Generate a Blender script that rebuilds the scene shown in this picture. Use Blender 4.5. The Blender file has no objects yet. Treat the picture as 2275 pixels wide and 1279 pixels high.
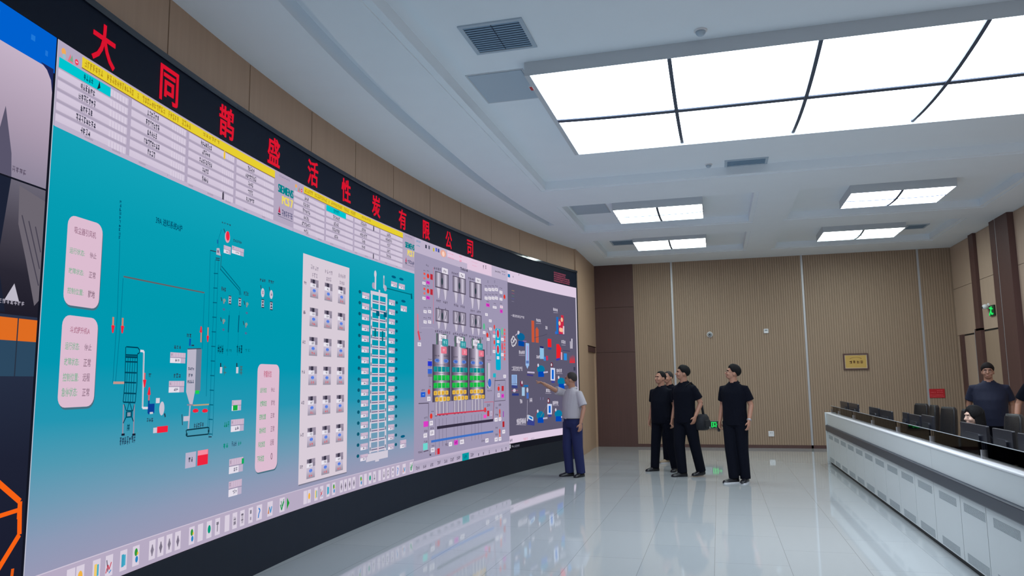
import bpy, bmesh, math, random
import numpy as np
from mathutils import Vector, Matrix
random.seed(7)
SC = bpy.context.scene
COL = SC.collection
# ------------------------------------------------------------------ camera, world, exposure
W, H = 2275, 1279
FPX, YAW, PITCH, ROLL, CAMZ = 1669.83, 0.2648, 0.1238, -0.0132, 1.56
def cam_axes():
    cy, sy = math.cos(YAW), math.sin(YAW)
    f0 = np.array([-sy, cy, 0]); r0 = np.array([cy, sy, 0]); u0 = np.array([0, 0, 1.])
    f = f0*math.cos(PITCH)+u0*math.sin(PITCH); u = -f0*math.sin(PITCH)+u0*math.cos(PITCH)
    return r0*math.cos(ROLL)+u*math.sin(ROLL), -r0*math.sin(ROLL)+u*math.cos(ROLL), f
AR, AU, AF = cam_axes()
cd = bpy.data.cameras.new('camera'); cam = bpy.data.objects.new('camera', cd); COL.objects.link(cam)
cd.sensor_width = 36; cd.lens = FPX/W*36; cd.clip_start = .05; cd.clip_end = 200
mw = Matrix.Identity(4)
for i in range(3):
    mw[i][0], mw[i][1], mw[i][2] = AR[i], AU[i], -AF[i]
mw[2][3] = CAMZ
cam.matrix_world = mw
SC.camera = cam
# added fill: world light through the unseen rear, left open to brighten the room
wd = bpy.data.worlds.new('world'); SC.world = wd; wd.use_nodes = True
wd.node_tree.nodes['Background'].inputs[0].default_value = (.88, .94, 1, 1)
wd.node_tree.nodes['Background'].inputs[1].default_value = 1.8
SC.view_settings.view_transform = 'Standard'; SC.view_settings.look = 'None'
SC.view_settings.exposure = 0; SC.view_settings.gamma = 1; SC.view_settings.use_curve_mapping = False
BIG_LIGHT, SMALL_LIGHT = 9.0, 12.5
# ------------------------------------------------------------------ helpers
def lin(c):
    out = []
    for v in c[:3]:
        v /= 255
        out.append(v/12.92 if v <= .04045 else ((v+.055)/1.055)**2.4)
    return (*out, 1)
def ray(px, py):
    d = AR*((px-W/2)/FPX)-AU*((py-H/2)/FPX)+AF
    return d
C0 = np.array([0, 0, CAMZ])
def at_z(z, px, py): d = ray(px, py); return C0+d*((z-CAMZ)/d[2])
def at_x(x, px, py): d = ray(px, py); return C0+d*(x/d[0])
def at_y(y, px, py): d = ray(px, py); return C0+d*(y/d[1])
# the curved display wall is a vertical arc
ACX, ACY, ARR = 24.2087, 7.8579, 28.0845
def S(px, py):
    "pixel -> (arc length, height) on the display arc"
    d = ray(px, py); ox, oy = -ACX, -ACY
    a = d[0]**2+d[1]**2; b = 2*(d[0]*ox+d[1]*oy); c = ox*ox+oy*oy-ARR*ARR
    t = (-b+math.sqrt(b*b-4*a*c))/(2*a); X = C0+d*t
    return math.atan2(X[1]-ACY, -(X[0]-ACX))*ARR, X[2]
def arc(s, off=0.):
    th = s/ARR; r = ARR-off
    return ACX-r*math.cos(th), ACY+r*math.sin(th)
def mat(name, col, rough=.5, metal=0., emit=None, es=1., spec=.5, noise=0, nscale=8., bump=0, stretch=None, coat=0):
    m = bpy.data.materials.new(name); m.use_nodes = True; nt = m.node_tree; b = nt.nodes['Principled BSDF']
    c = col if len(col) == 4 else lin(col)
    b.inputs['Base Color'].default_value = c; b.inputs['Roughness'].default_value = rough
    b.inputs['Metallic'].default_value = metal; b.inputs['Specular IOR Level'].default_value = spec
    if coat: b.inputs['Coat Weight'].default_value = coat; b.inputs['Coat Roughness'].default_value = .1
    if emit:
        b.inputs['Emission Color'].default_value = lin(emit); b.inputs['Emission Strength'].default_value = es
    if noise or bump:
        tc = nt.nodes.new('ShaderNodeTexCoord'); mp = nt.nodes.new('ShaderNodeMapping'); n = nt.nodes.new('ShaderNodeTexNoise')
        n.inputs['Scale'].default_value = nscale; n.inputs['Detail'].default_value = 4
        if stretch: mp.inputs['Scale'].default_value = stretch
        nt.links.new(tc.outputs['Object'], mp.inputs[0]); nt.links.new(mp.outputs[0], n.inputs[0])
        if noise:
            mx = nt.nodes.new('ShaderNodeMix'); mx.data_type = 'RGBA'
            mx.inputs[6].default_value = [v*(1-noise) for v in c[:3]]+[1]; mx.inputs[7].default_value = [min(1, v*(1+noise)) for v in c[:3]]+[1]
            nt.links.new(n.outputs['Fac'], mx.inputs[0]); nt.links.new(mx.outputs[2], b.inputs['Base Color'])
        if bump:
            bp = nt.nodes.new('ShaderNodeBump'); bp.inputs['Strength'].default_value = bump; bp.inputs['Distance'].default_value = .01
            nt.links.new(n.outputs['Fac'], bp.inputs['Height']); nt.links.new(bp.outputs[0], b.inputs['Normal'])
    return m
class MB:
    "collects shapes into ONE mesh object"
    def __init__(s): s.v, s.f, s.mi = [], [], []
    def add(s, vs, fs, mi=0):
        o = len(s.v); s.v += [tuple(v) for v in vs]; s.f += [tuple(i+o for i in f) for f in fs]; s.mi += [mi]*len(fs); return s
    def box(s, a, b, mi=0):
        x0, y0, z0 = [min(a[i], b[i]) for i in range(3)]; x1, y1, z1 = [max(a[i], b[i]) for i in range(3)]
        return s.add([(x0,y0,z0),(x1,y0,z0),(x1,y1,z0),(x0,y1,z0),(x0,y0,z1),(x1,y0,z1),(x1,y1,z1),(x0,y1,z1)],
            [(0,3,2,1),(4,5,6,7),(0,1,5,4),(1,2,6,5),(2,3,7,6),(3,0,4,7)], mi)
    def rbox(s, a, b, r=.02, n=4, axis=2, mi=0):
        "box with rounded edges round one axis"
        lo = [min(a[i], b[i]) for i in range(3)]; hi = [max(a[i], b[i]) for i in range(3)]
        u, v = [i for i in range(3) if i != axis]; r = min(r, (hi[u]-lo[u])/2.01, (hi[v]-lo[v])/2.01)
        ring = []
        for cx, cy, a0 in ((hi[u]-r, hi[v]-r, 0), (lo[u]+r, hi[v]-r, 90), (lo[u]+r, lo[v]+r, 180), (hi[u]-r, lo[v]+r, 270)):
            for k in range(n+1):
                t = math.radians(a0+90*k/n); ring.append((cx+r*math.cos(t), cy+r*math.sin(t)))
        return s.prism(ring, lo[axis], hi[axis], axis, mi)
    def prism(s, ring, z0, z1, axis=2, mi=0):
        u, v = [i for i in range(3) if i != axis]; n = len(ring); vs = []
        for z in (z0, z1):
            for p in ring:
                q = [0, 0, 0]; q[u], q[v], q[axis] = p[0], p[1], z; vs.append(q)
        fs = [tuple(range(n))[::-1], tuple(range(n, 2*n))]+[(i, (i+1) % n, n+(i+1) % n, n+i) for i in range(n)]
        return s.add(vs, fs, mi)
    def loft(s, rings, mi=0, cap=True):
        n = len(rings[0]); vs = [p for r in rings for p in r]; fs = []
        for k in range(len(rings)-1):
            for i in range(n):
                j = (i+1) % n; fs.append((k*n+i, k*n+j, (k+1)*n+j, (k+1)*n+i))
        if cap: fs += [tuple(range(n))[::-1], tuple(range((len(rings)-1)*n, len(rings)*n))]
        return s.add(vs, fs, mi)
    def tube(s, pts, rad, n=10, mi=0, flat=1., up=None):
        pts = [Vector(p) for p in pts]; rad = rad if hasattr(rad, '__len__') else [rad]*len(pts); rings = []; pb = None
        for k, p in enumerate(pts):
            t = (pts[min(k+1, len(pts)-1)]-pts[max(k-1, 0)]).normalized()
            if pb is None:
                a = Vector(up) if up else (Vector((0, 0, 1)) if abs(t.z) < .9 else Vector((1, 0, 0)))
                b = t.cross(a).normalized()
            else: b = (pb-t*pb.dot(t)).normalized()
            pb = b; c = b.cross(t).normalized()
            rings.append([p+b*rad[k]*math.cos(2*math.pi*i/n)+c*rad[k]*flat*math.sin(2*math.pi*i/n) for i in range(n)])
        return s.loft(rings, mi)
    def cyl(s, p, r, h, n=20, axis=2, mi=0, r2=None):
        q = list(p); q[axis] += h; return s.tube([p, q], [r, r if r2 is None else r2], n, mi)
    def ell(s, c, r, n=16, m=10, mi=0, rot=None):
        vs = [(0, 0, -1)]; fs = []
        for j in range(1, m):
            t = math.pi*j/m
            for i in range(n):
                p = 2*math.pi*i/n; vs.append((math.sin(t)*math.cos(p), math.sin(t)*math.sin(p), -math.cos(t)))
        vs.append((0, 0, 1))
        for i in range(n): fs.append((0, 1+(i+1) % n, 1+i)); fs.append((len(vs)-1, len(vs)-1-n+i, len(vs)-1-n+(i+1) % n))
        for j in range(m-2):
            for i in range(n): a = 1+j*n; fs.append((a+i, a+(i+1) % n, a+n+(i+1) % n, a+n+i))
        o = []
        for v in vs:
            v = Vector((v[0]*r[0], v[1]*r[1], v[2]*r[2]))
            if rot is not None: v = rot @ v
            o.append(v+Vector(c))
        return s.add(o, fs, mi)
    def obj(s, name, mats, parent=None, smooth=False, bevel=0, loc=None):
        me = bpy.data.meshes.new(name); me.from_pydata(s.v, [], s.f)
        for m in (mats if isinstance(mats, (list, tuple)) else [mats]): me.materials.append(m)
        me.polygons.foreach_set('material_index', s.mi)
        if smooth: me.polygons.foreach_set('use_smooth', [True]*len(s.f))
        me.update(); o = bpy.data.objects.new(name, me); COL.objects.link(o)
        if parent is not None: o.parent = parent
        if loc is not None: o.location = loc
        if bevel:
            b = o.modifiers.new('bevel', 'BEVEL'); b.width = bevel; b.segments = 2; b.limit_method = 'ANGLE'
        return o
def tag(o, label=None, cat=None, group=None, kind=None):
    if label: o['label'] = label
    if cat: o['category'] = cat
    if group: o['group'] = group
    if kind: o['kind'] = kind
    return o
def thing(name, label, cat, loc=(0, 0, 0), rz=0., group=None):
    o = bpy.data.objects.new(name, None); COL.objects.link(o); o.location = loc; o.rotation_euler = (0, 0, rz)
    o.empty_display_size = .1
    return tag(o, label, cat, group)
def copy_tree(o, parent=None):
    c = o.copy(); COL.objects.link(c)
    if parent is not None: c.parent = parent; c.matrix_parent_inverse = o.matrix_parent_inverse
    for ch in list(o.children): copy_tree(ch, c)
    return c
def struct(o): o['kind'] = 'structure'; return o
# ------------------------------------------------------------------ materials
M = {}
M['ceiling'] = mat('ceiling_plaster', (238, 246, 253), .9, noise=.02, nscale=3)
M['white_frame'] = mat('white_light_frame', (200, 206, 212), .5)
M['divider'] = mat('dark_divider', (62, 74, 94), .5)
M['wood_wall'] = mat('beige_wood_panel', (178, 148, 124), .55, noise=.10, nscale=2.2, stretch=(9, 9, .35))
M['wood_slat'] = mat('slatted_wood', (160, 137, 116), .6, noise=.10, nscale=3, stretch=(8, 8, .4))
M['wood_back'] = mat('slat_backing', (146, 125, 105), .7)
M['wood_right'] = mat('tan_wood_panel', (184, 160, 140), .55, noise=.10, nscale=2.5, stretch=(8, 8, .4))
M['wood_dark'] = mat('dark_walnut', (86, 58, 54), .5, noise=.18, nscale=3, stretch=(9, 9, .3))
M['seam'] = mat('seam_shadow_gap', (30, 27, 25), .8)
M['steel'] = mat('brushed_steel', (186, 186, 190), .5, metal=.7)
M['black_metal'] = mat('matte_black_metal', (30, 36, 48), .4)
M['banner'] = mat('black_led_panel', (20, 30, 48), .55, spec=.08)
M['rail'] = mat('glossy_black_rail', (22, 30, 44), .06, spec=.9)
M['plinth'] = mat('dark_plinth', (26, 33, 46), .5, spec=.2)
M['red_led'] = mat('red_led', (30, 0, 5), .7, emit=(212, 8, 40), es=1, spec=.1)
M['dim_led'] = mat('dim_red_led', (70, 10, 25), .6, emit=(112, 34, 62), es=1)
M['white_lam'] = mat('white_laminate', (206, 210, 211), .35, noise=.015, nscale=4)
M['grey_lam'] = mat('charcoal_laminate', (58, 64, 76), .35)
M['kick'] = mat('black_kick', (25, 27, 30), .6)
M['dark_plastic'] = mat('dark_plastic', (30, 32, 42), .35)
M['black_leather'] = mat('black_leather', (28, 28, 32), .45, bump=.2, nscale=60)
M['white_plastic'] = mat('white_plastic', (225, 225, 228), .4)
M['grey_plastic'] = mat('grey_plastic', (150, 155, 160), .5)
M['green_led'] = mat('green_sign', (0, 90, 30), .5, emit=(20, 225, 95), es=1)
M['sign_black'] = mat('sign_black', (20, 45, 30), .4)
M['gold'] = mat('gold_plate', (200, 165, 90), .35, metal=.3)
M['red_sign'] = mat('red_plaque', (190, 30, 40), .4)
M['red_text'] = mat('faded_letters', (225, 90, 95), .5)
M['brown_text'] = mat('dark_letters', (120, 75, 40), .5)
M['paper'] = mat('white_paper', (225, 222, 220), .8)
M['leaf'] = mat('green_leaf', (95, 130, 80), .6)
def glass(name, tint, a):
    m = bpy.data.materials.new(name); m.use_nodes = True; nt = m.node_tree; nt.nodes.clear()
    o = nt.nodes.new('ShaderNodeOutputMaterial'); mx = nt.nodes.new('ShaderNodeMixShader'); t = nt.nodes.new('ShaderNodeBsdfTransparent'); g = nt.nodes.new('ShaderNodeBsdfGlossy')
    t.inputs[0].default_value = tint; g.inputs['Roughness'].default_value = .02; fr = nt.nodes.new('ShaderNodeFresnel'); fr.inputs[0].default_value = a
    nt.links.new(fr.outputs[0], mx.inputs[0]); nt.links.new(t.outputs[0], mx.inputs[1]); nt.links.new(g.outputs[0], mx.inputs[2]); nt.links.new(mx.outputs[0], o.inputs[0])
    return m
M['glass'] = glass('clear_glass', (.88, .86, .85, 1), 1.12)
def floor_mat():
    m = bpy.data.materials.new('polished_tile'); m.use_nodes = True; nt = m.node_tree; b = nt.nodes['Principled BSDF']
    tc = nt.nodes.new('ShaderNodeTexCoord'); mp = nt.nodes.new('ShaderNodeMapping'); br = nt.nodes.new('ShaderNodeTexBrick')
    mp.inputs['Rotation'].default_value = (0, 0, math.pi/2); mp.inputs['Location'].default_value = (.30, .103, 0)
    br.offset = .5; br.inputs['Scale'].default_value = 1; br.inputs['Brick Width'].default_value = 1.2; br.inputs['Row Height'].default_value = .607
    br.inputs['Mortar Size'].default_value = .0022; br.inputs['Mortar Smooth'].default_value = .1
    br.inputs['Color1'].default_value = lin((182, 186, 188)); br.inputs['Color2'].default_value = lin((177, 182, 185)); br.inputs['Mortar'].default_value = lin((142, 145, 148))
    nt.links.new(tc.outputs['Object'], mp.inputs[0]); nt.links.new(mp.outputs[0], br.inputs[0]); nt.links.new(br.outputs[0], b.inputs['Base Color'])
    b.inputs['Roughness'].default_value = .045; b.inputs['IOR'].default_value = 1.72
    return m
M['floor'] = floor_mat()
def diffuser_mat(name, col, st):
    m = bpy.data.materials.new(name); m.use_nodes = True; nt = m.node_tree; b = nt.nodes['Principled BSDF']
    b.inputs['Base Color'].default_value = (.5, .5, .5, 1); b.inputs['Roughness'].default_value = .8
    b.inputs['Emission Color'].default_value = lin(col); b.inputs['Emission Strength'].default_value = st
    return m
M['diff_big'] = diffuser_mat('light_film_cool', (222, 234, 244), BIG_LIGHT)
M['diff_small'] = diffuser_mat('light_film_small', (226, 240, 236), SMALL_LIGHT)
M['diff_small2'] = diffuser_mat('light_film_small_bluish', (226, 234, 248), SMALL_LIGHT)
# ------------------------------------------------------------------ room shell
YB, XR, ZC, YN = 18.145, 5.0, 4.34, -7.0
ZR = ZC+.13
fl = struct(MB().box((-5.2, YN, -.1), (XR+.3, YB+.3, 0)).obj('floor', M['floor']))
def sbox(a, b):
    me = MB().box(a, b).obj('cut', M['ceiling']); return me
ceil = struct(MB().box((-5.2, YN, ZC), (XR+.3, YB+.3, ZC+.5)).obj('ceiling', M['ceiling']))
COFFERS = [(-2.325, .645, 11.70, 13.87), (-2.325, .645, 14.86, 16.93), (1.295, 4.32, 11.70, 13.87), (1.295, 4.32, 14.86, 16.98)]
GREAT = (-2.335, 4.33, 3.3, 10.55)
cuts = []
for (x0, x1, y0, y1) in COFFERS+[GREAT]:
    cuts.append(sbox((x0, y0, ZC-.1), (x1, y1, ZR)))
    cuts.append(sbox((x0-.07, y0-.07, ZC-.1), (x1+.07, y1+.07, ZC+.012)))
g = MB(); ring = []
def goff(y): return .74 if y < 3 else .74+max(0, min(.16, (y-4)*.014))*-1
ys = np.linspace(YN+.5, 13.15, 60)
inner = []; outer = []
for y in ys:
    th = math.asin((y-ACY)/ARR)
    a = .70 if y < 8 else .70-(y-8)*.030
    a = max(a, .50); w = .17 if y < 8 else .17-(y-8)*.010
    inner.append(arc(th*ARR, a)); outer.append(arc(th*ARR, a+w))
ring = inner+outer[::-1]
g.prism(ring, ZC-.1, ZC+.15)
cuts.append(g.obj('cut', M['ceiling']))
for c in cuts:
    bb = bmesh.new(); bb.from_mesh(c.data); bmesh.ops.recalc_face_normals(bb, faces=bb.faces); bb.to_mesh(c.data); bb.free()
bpy.context.view_layer.update()
for c in cuts:
    md = ceil.modifiers.new('b', 'BOOLEAN'); md.operation = 'DIFFERENCE'; md.object = c; md.solver = 'EXACT'
dg = bpy.context.evaluated_depsgraph_get()
nm = bpy.data.meshes.new_from_object(ceil.evaluated_get(dg)); ceil.modifiers.clear(); ceil.data = nm
for c in cuts: bpy.data.objects.remove(c, do_unlink=True)
# back wall: slats on a backing, a walnut panel at its left end, three metal strips
b = MB(); b.box((-5.2, YB+.003, 0), (XR+.3, YB+.3, ZC+.1), 0)
x = -1.89
while x < XR-.02:
    b.box((x, YB-.004, .0), (x+.036, YB+.02, ZC), 1); x += .0517
struct(b.obj('wall_back', [M['wood_back'], M['wood_slat']]))
b = MB()
b.box((-2.83, YB-.03, 0), (-1.89, YB+.02, 2.22)); b.box((-2.83, YB-.03, 2.228), (-1.89, YB+.02, 3.30)); b.box((-2.83, YB-.03, 3.308), (-1.89, YB+.02, ZC))
struct(b.obj('trim_1', M['wood_dark']))
for k, xx in enumerate((-.976, 1.945, 4.345)):
    struct(MB().box((xx-.021, YB-.012, 0), (xx+.021, YB+.01, ZC)).obj('trim_%d' % (k+2), M['steel']))
struct(MB().box((-1.89, YB-.012, 0), (XR, YB+.01, .07)).obj('baseboard_back', M['wood_dark']))
# left wall: wood panels on the same arc just behind the display, then straight to the corner
SEAMS = [-7.1, -5.85, -4.7, -3.55, -2.392, -1.22, -.20, .83, 1.96, 3.02, 4.18, 5.35, 6.53, 7.80]
SE = 7.80
b = MB(); OFF = -.05
def arcstrip(b, s0, s1, z0, z1, off, mi=0, ds=.25):
    n = max(1, int(abs(s1-s0)/ds+.5)); vs = []
    for k in range(n+1):
        X, Y = arc(s0+(s1-s0)*k/n, off); vs += [(X, Y, z0), (X, Y, z1)]
    return b.add(vs, [(2*k, 2*k+2, 2*k+3, 2*k+1) for k in range(n)], mi)
def arcbox(b, s0, s1, z0, z1, o0, o1, mi=0, ds=.25):
    "solid following the arc, from offset o0 (back) to o1 (front)"
    n = max(1, int(abs(s1-s0)/ds+.5)); vs = []; fs = []
    for k in range(n+1):
        s = s0+(s1-s0)*k/n
        a = arc(s, o0); c = arc(s, o1); vs += [(*a, z0), (*a, z1), (*c, z1), (*c, z0)]
    for k in range(n):
        i = 4*k
        for p, q in ((0, 1), (1, 2), (2, 3), (3, 0)): fs.append((i+p, i+q, i+4+q, i+4+p))
    fs += [(0, 3, 2, 1), (4*n, 4*n+1, 4*n+2, 4*n+3)]
    return b.add(vs, fs, mi)
arcbox(b, -14.5, SE, 0, ZC+.1, OFF-.25, OFF-.012, 1)
ss = [-14.5, -13.0, -11.8, -10.6, -9.4, -8.25]+SEAMS
for s0, s1 in zip(ss[:-1], ss[1:]): arcbox(b, s0+.006, s1-.006, 0, ZC, OFF-.014, OFF, 0)
xe, ye = arc(SE, OFF)
# straight return with two plain panels and a doorway lintel
b.box((xe-.3, ye+.006, 0), (xe+.03, 16.83, ZC), 0)
b.box((xe-.3, 16.83, 0), (xe-.03, YB, ZC), 1)
b.box((xe-.1, 16.842, 2.36), (xe+.022, YB-.02, ZC), 0)
struct(b.obj('wall_left', [M['wood_wall'], M['seam']]))
b = MB(); b.box((xe-.03, 16.95, 0), (xe-.015, YB-.12, 2.22)); struct_d = b
dr = struct(b.obj('door_1', M['wood_wall']))
MB().box((xe-.03, 16.85, 0), (xe+.02, 16.95, 2.34)).obj('door_frame', M['wood_wall'], dr)
MB().box((xe-.03, YB-.12, 0), (xe+.02, YB-.03, 2.34)).obj('door_frame', M['wood_wall'], dr)
MB().box((xe-.03, 16.95, 2.22), (xe+.02, YB-.12, 2.34)).obj('door_header', M['wood_dark'], dr)
# right wall
b = MB(); b.box((XR+.012, YN, 0), (XR+.3, YB, ZC+.1), 1)
def rp(y0, y1, z0, z1, mi=0, t=0.): b.box((XR-t, y0+.004, z0+.004), (XR+.05, y1-.004, z1-.004), mi)
rp(16.71, YB, 3.41, ZC); rp(16.71, YB, 2.41, 3.41); rp(15.36, 16.43, 3.41, ZC); rp(15.36, 16.43, 2.43, 3.41)
rp(17.82, YB, 0, 2.41)
y = 14.47
for w in (1.25, 1.25, 1.25, 1.25, 1.25, 1.25, 1.25, 1.25):
    rp(y-w, y, 3.41, ZC); rp(y-w, y, 0, 3.41); y -= w
rp(YN, y, 0, ZC)
struct(b.obj('wall_right', [M['wood_right'], M['seam']]))
struct(MB().box((XR-.06, 16.43, 2.43), (XR+.05, 16.71, ZC)).obj('trim_5', M['wood_dark']))
b = MB(); b.box((XR-.10, 15.10, 0), (XR+.05, 15.36, ZC)); b.box((XR-.10, 14.47, 0), (XR+.05, 15.06, ZC)); struct(b.obj('trim_6', M['wood_dark']))
struct(MB().box((XR-.095, 15.06, 0), (XR+.05, 15.10, ZC)).obj('trim_7', M['steel']))
dr = struct(MB().box((XR+.002, 16.86, 0), (XR+.05, 17.66, 2.38)).obj('door_2', M['wood_right']))
MB().box((XR-.05, 17.66, 0), (XR+.05, 17.82, 2.41)).obj('door_frame', M['wood_dark'], dr)
MB().box((XR-.05, 16.78, 0), (XR-.02, 16.85, 2.47)).obj('door_edge', M['steel'], dr)
dr = struct(MB().box((XR+.004, 15.36, 0), (XR+.05, 16.43, 2.40)).obj('door_3', M['wood_slat']))
MB().box((XR-.06, 16.43, 0), (XR+.05, 16.78, 2.47)).obj('door_frame', M['wood_dark'], dr)
MB().box((XR-.055, 15.58, .98), (XR-.04, 15.62, 1.16)).obj('door_handle', M['steel'], dr)

# ------------------------------------------------------------------ ceiling lights
def light(name, label, x0, x1, y0, y1, nx, ny, mt, group, rim=.05, sag=.02, div=.03, ydiv=None, base=.024):
    t = thing(name, label, 'ceiling light', ((x0+x1)/2, (y0+y1)/2, ZC), 0, group)
    cx, cy = (x0+x1)/2, (y0+y1)/2; dx, dy = (x1-x0)/2, (y1-y0)/2
    f = MB()
    for a, c in (((-dx-rim, -dy-.008, 0), (-dx, dy+.008, ZR-ZC)), ((dx, -dy-.008, 0), (dx+rim, dy+.008, ZR-ZC)), ((-dx, -dy-.008, 0), (dx, -dy, ZR-ZC)), ((-dx, dy, 0), (dx, dy+.008, ZR-ZC))): f.box(a, c)
    f.box((-dx, -dy, ZR-ZC-.012), (dx, dy, ZR-ZC))
    f.obj('frame', M['white_frame'], t)
    def zs(x, y): return base-sag*(1-(y/dy)**2)*(1-.35*(x/dx)**4)
    for i in range(nx):
        for j in range(ny):
            p = MB(); n = 8; vs = []; xa, xb = -dx+2*dx*i/nx, -dx+2*dx*(i+1)/nx; ya, yb_ = -dy+2*dy*j/ny, -dy+2*dy*(j+1)/ny
            for a in range(n+1):
                for c in range(n+1):
                    X = xa+(xb-xa)*a/n; Y = ya+(yb_-ya)*c/n; vs.append((X, Y, zs(X, Y)))
            p.add(vs, [(a*(n+1)+c, a*(n+1)+c+1, (a+1)*(n+1)+c+1, (a+1)*(n+1)+c) for a in range(n) for c in range(n)])
            p.obj('light_film', mt, t, smooth=True)
    def bar(pts, w):
        p = MB(); vs = []
        for X, Y in pts:
            z = zs(X, Y)
            if w[0]: vs += [(X-w[0], Y, z-.022), (X+w[0], Y, z-.022), (X+w[0], Y, z+.01), (X-w[0], Y, z+.01)]
            else: vs += [(X, Y-w[1], z-.012), (X, Y+w[1], z-.012), (X, Y+w[1], z+.01), (X, Y-w[1], z+.01)]
        n = len(pts); fs = [(4*k+a, 4*k+(a+1) % 4, 4*k+4+(a+1) % 4, 4*k+4+a) for k in range(n-1) for a in range(4)]
        p.add(vs, fs); p.obj('divider', M['divider'], t)
    for i in range(1, nx):
        X = -dx+2*dx*i/nx; bar([(X, -dy+2*dy*k/12) for k in range(13)], (div/2, 0))
    for j in range(1, ny):
        Y = -dy+2*dy*j/ny if ydiv is None else ydiv; bar([(-dx+2*dx*k/24, Y) for k in range(25)], (0, (div*2.2 if nx > 2 else .012)/2))
    return t
light('ceiling_light', 'huge white light panel of eight films with dark dividers in the nearest ceiling recess', -1.545, 3.46, 6.42, 8.955, 4, 2, M['diff_big'], 'ceiling light panels', sag=.07, div=.036, base=.05)
for (x0, x1, y0, y1), lb, mt in zip([(-1.56, -.132, 12.19, 13.29), (-1.555, -.13, 15.23, 16.28), (2.085, 3.52, 12.20, 13.27), (2.085, 3.522, 15.38, 16.38)],
    ['small divided light panel in the left coffer nearer the camera', 'small divided light panel in the left coffer by the slatted end wall', 'small divided light panel in the right coffer nearer the camera', 'small divided light panel in the right coffer by the slatted end wall'],
    [M['diff_small'], M['diff_small'], M['diff_small2'], M['diff_small']]):
    light('ceiling_light', lb, x0, x1, y0, y1, 2, 2, mt, 'ceiling light panels', rim=.012, sag=.03, div=.036)
# vents and hatches
M['vent_slat'] = mat('blue_grey_vent_slat', (128, 158, 184), .5); M['vent_dark'] = mat('vent_cavity', (40, 58, 80), .8)
M['hatch'] = mat('grey_hatch', (178, 194, 208), .6)
def vent(label, x0, x1, y0, y1, ns, bar=False):
    t = thing('ceiling_vent', label, 'air vent', ((x0+x1)/2, (y0+y1)/2, ZR), 0, 'ceiling air vents'); dx, dy = (x1-x0)/2, (y1-y0)/2
    f = MB(); w = .035
    for a, c in (((-dx-w, -dy-w, -.012), (dx+w, -dy, .0)), ((-dx-w, dy, -.012), (dx+w, dy+w, 0)), ((-dx-w, -dy, -.012), (-dx, dy, 0)), ((dx, -dy, -.012), (dx+w, dy, 0))): f.box(a, c)
    f.obj('frame', M['hatch'], t)
    MB().box((-dx, -dy, -.002), (dx, dy, 0)).obj('cavity', M['vent_dark'], t)
    for k in range(ns):
        y = -dy+2*dy*(k+.5)/ns; h = dy/ns*.42
        MB().add([(-dx, y-h, -.003), (dx, y-h, -.003), (dx, y+h, -.006), (-dx, y+h, -.006), (-dx, y-h, -.006), (dx, y-h, -.006), (dx, y+h, -.009), (-dx, y+h, -.009)],
            [(0, 1, 2, 3), (7, 6, 5, 4), (0, 4, 5, 1), (2, 6, 7, 3), (1, 5, 6, 2), (0, 3, 7, 4)]).obj('slat', M['vent_slat'], t)
    if bar: MB().box((-.003, -dy, -.009), (.003, dy, -.002)).obj('centre_bar', M['vent_dark'], t)
    return t
vent('big square slatted air vent beside the huge light panel', -1.915, -1.435, 5.60, 6.08, 12, True)
vent('slatted air vent beyond the far edge of the huge light panel', .245, .737, 10.26, 10.50, 6)
vent('slatted air vent left of the light panel in the far left coffer', -2.05, -1.62, 15.62, 16.08, 6)
vent('slatted air vent right of the light panel in the far right coffer', 3.70, 4.02, 15.85, 16.22, 6)
def hatch(label, x0, x1, y0, y1):
    t = thing('access_hatch', label, 'access hatch', ((x0+x1)/2, (y0+y1)/2, ZR), 0, 'ceiling access hatches'); dx, dy = (x1-x0)/2, (y1-y0)/2
    MB().box((-dx, -dy, -.008), (dx, dy, 0)).obj('panel', M['hatch'], t)
    f = MB(); w = .02
    for a, c in (((-dx-w, -dy-w, -.005), (dx+w, -dy-.004, 0)), ((-dx-w, dy+.004, -.005), (dx+w, dy+w, 0)), ((-dx-w, -dy, -.005), (-dx-.004, dy, 0)), ((dx+.004, -dy, -.005), (dx+w, dy, 0))): f.box(a, c)
    f.obj('frame', M['white_frame'], t)
hatch('square grey access hatch in the ceiling close to the huge light panel', -2.19, -1.66, 6.55, 7.27)
hatch('pale access hatch beside the light panel in the nearer left coffer', -2.27, -1.70, 12.12, 12.86)
def dome(label, x, y, r, red=False):
    t = thing('smoke_detector', label, 'smoke detector', (x, y, ZR), 0, 'smoke detectors')
    MB().tube([(0, 0, 0), (0, 0, -.012), (0, 0, -.014)], [r, r, r*.9], 20).obj('base', M['white_plastic'], t)
    MB().tube([(0, 0, -.014), (0, 0, -.03), (0, 0, -.045), (0, 0, -.05)], [r*.75, r*.72, r*.5, r*.2], 20).obj('dome', M['hatch'], t, smooth=True)
dome('round white smoke detector near the big ceiling vent', -.015, 6.22, .055)
dome('tiny round smoke detector beside the far slatted vent', 0.0, 10.35, .05)
q = at_z(ZC, 1181, 195)
t = thing('indicator_lamp', 'tiny dark red indicator under the left rim of the huge light panel', 'indicator', (q[0], q[1], ZC))
MB().box((-.018, -.05, -.008), (.018, .05, 0)).obj('housing', M['white_plastic'], t); MB().box((-.012, -.04, -.012), (.012, .04, -.008)).obj('lens', M['red_sign'], t)
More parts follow.
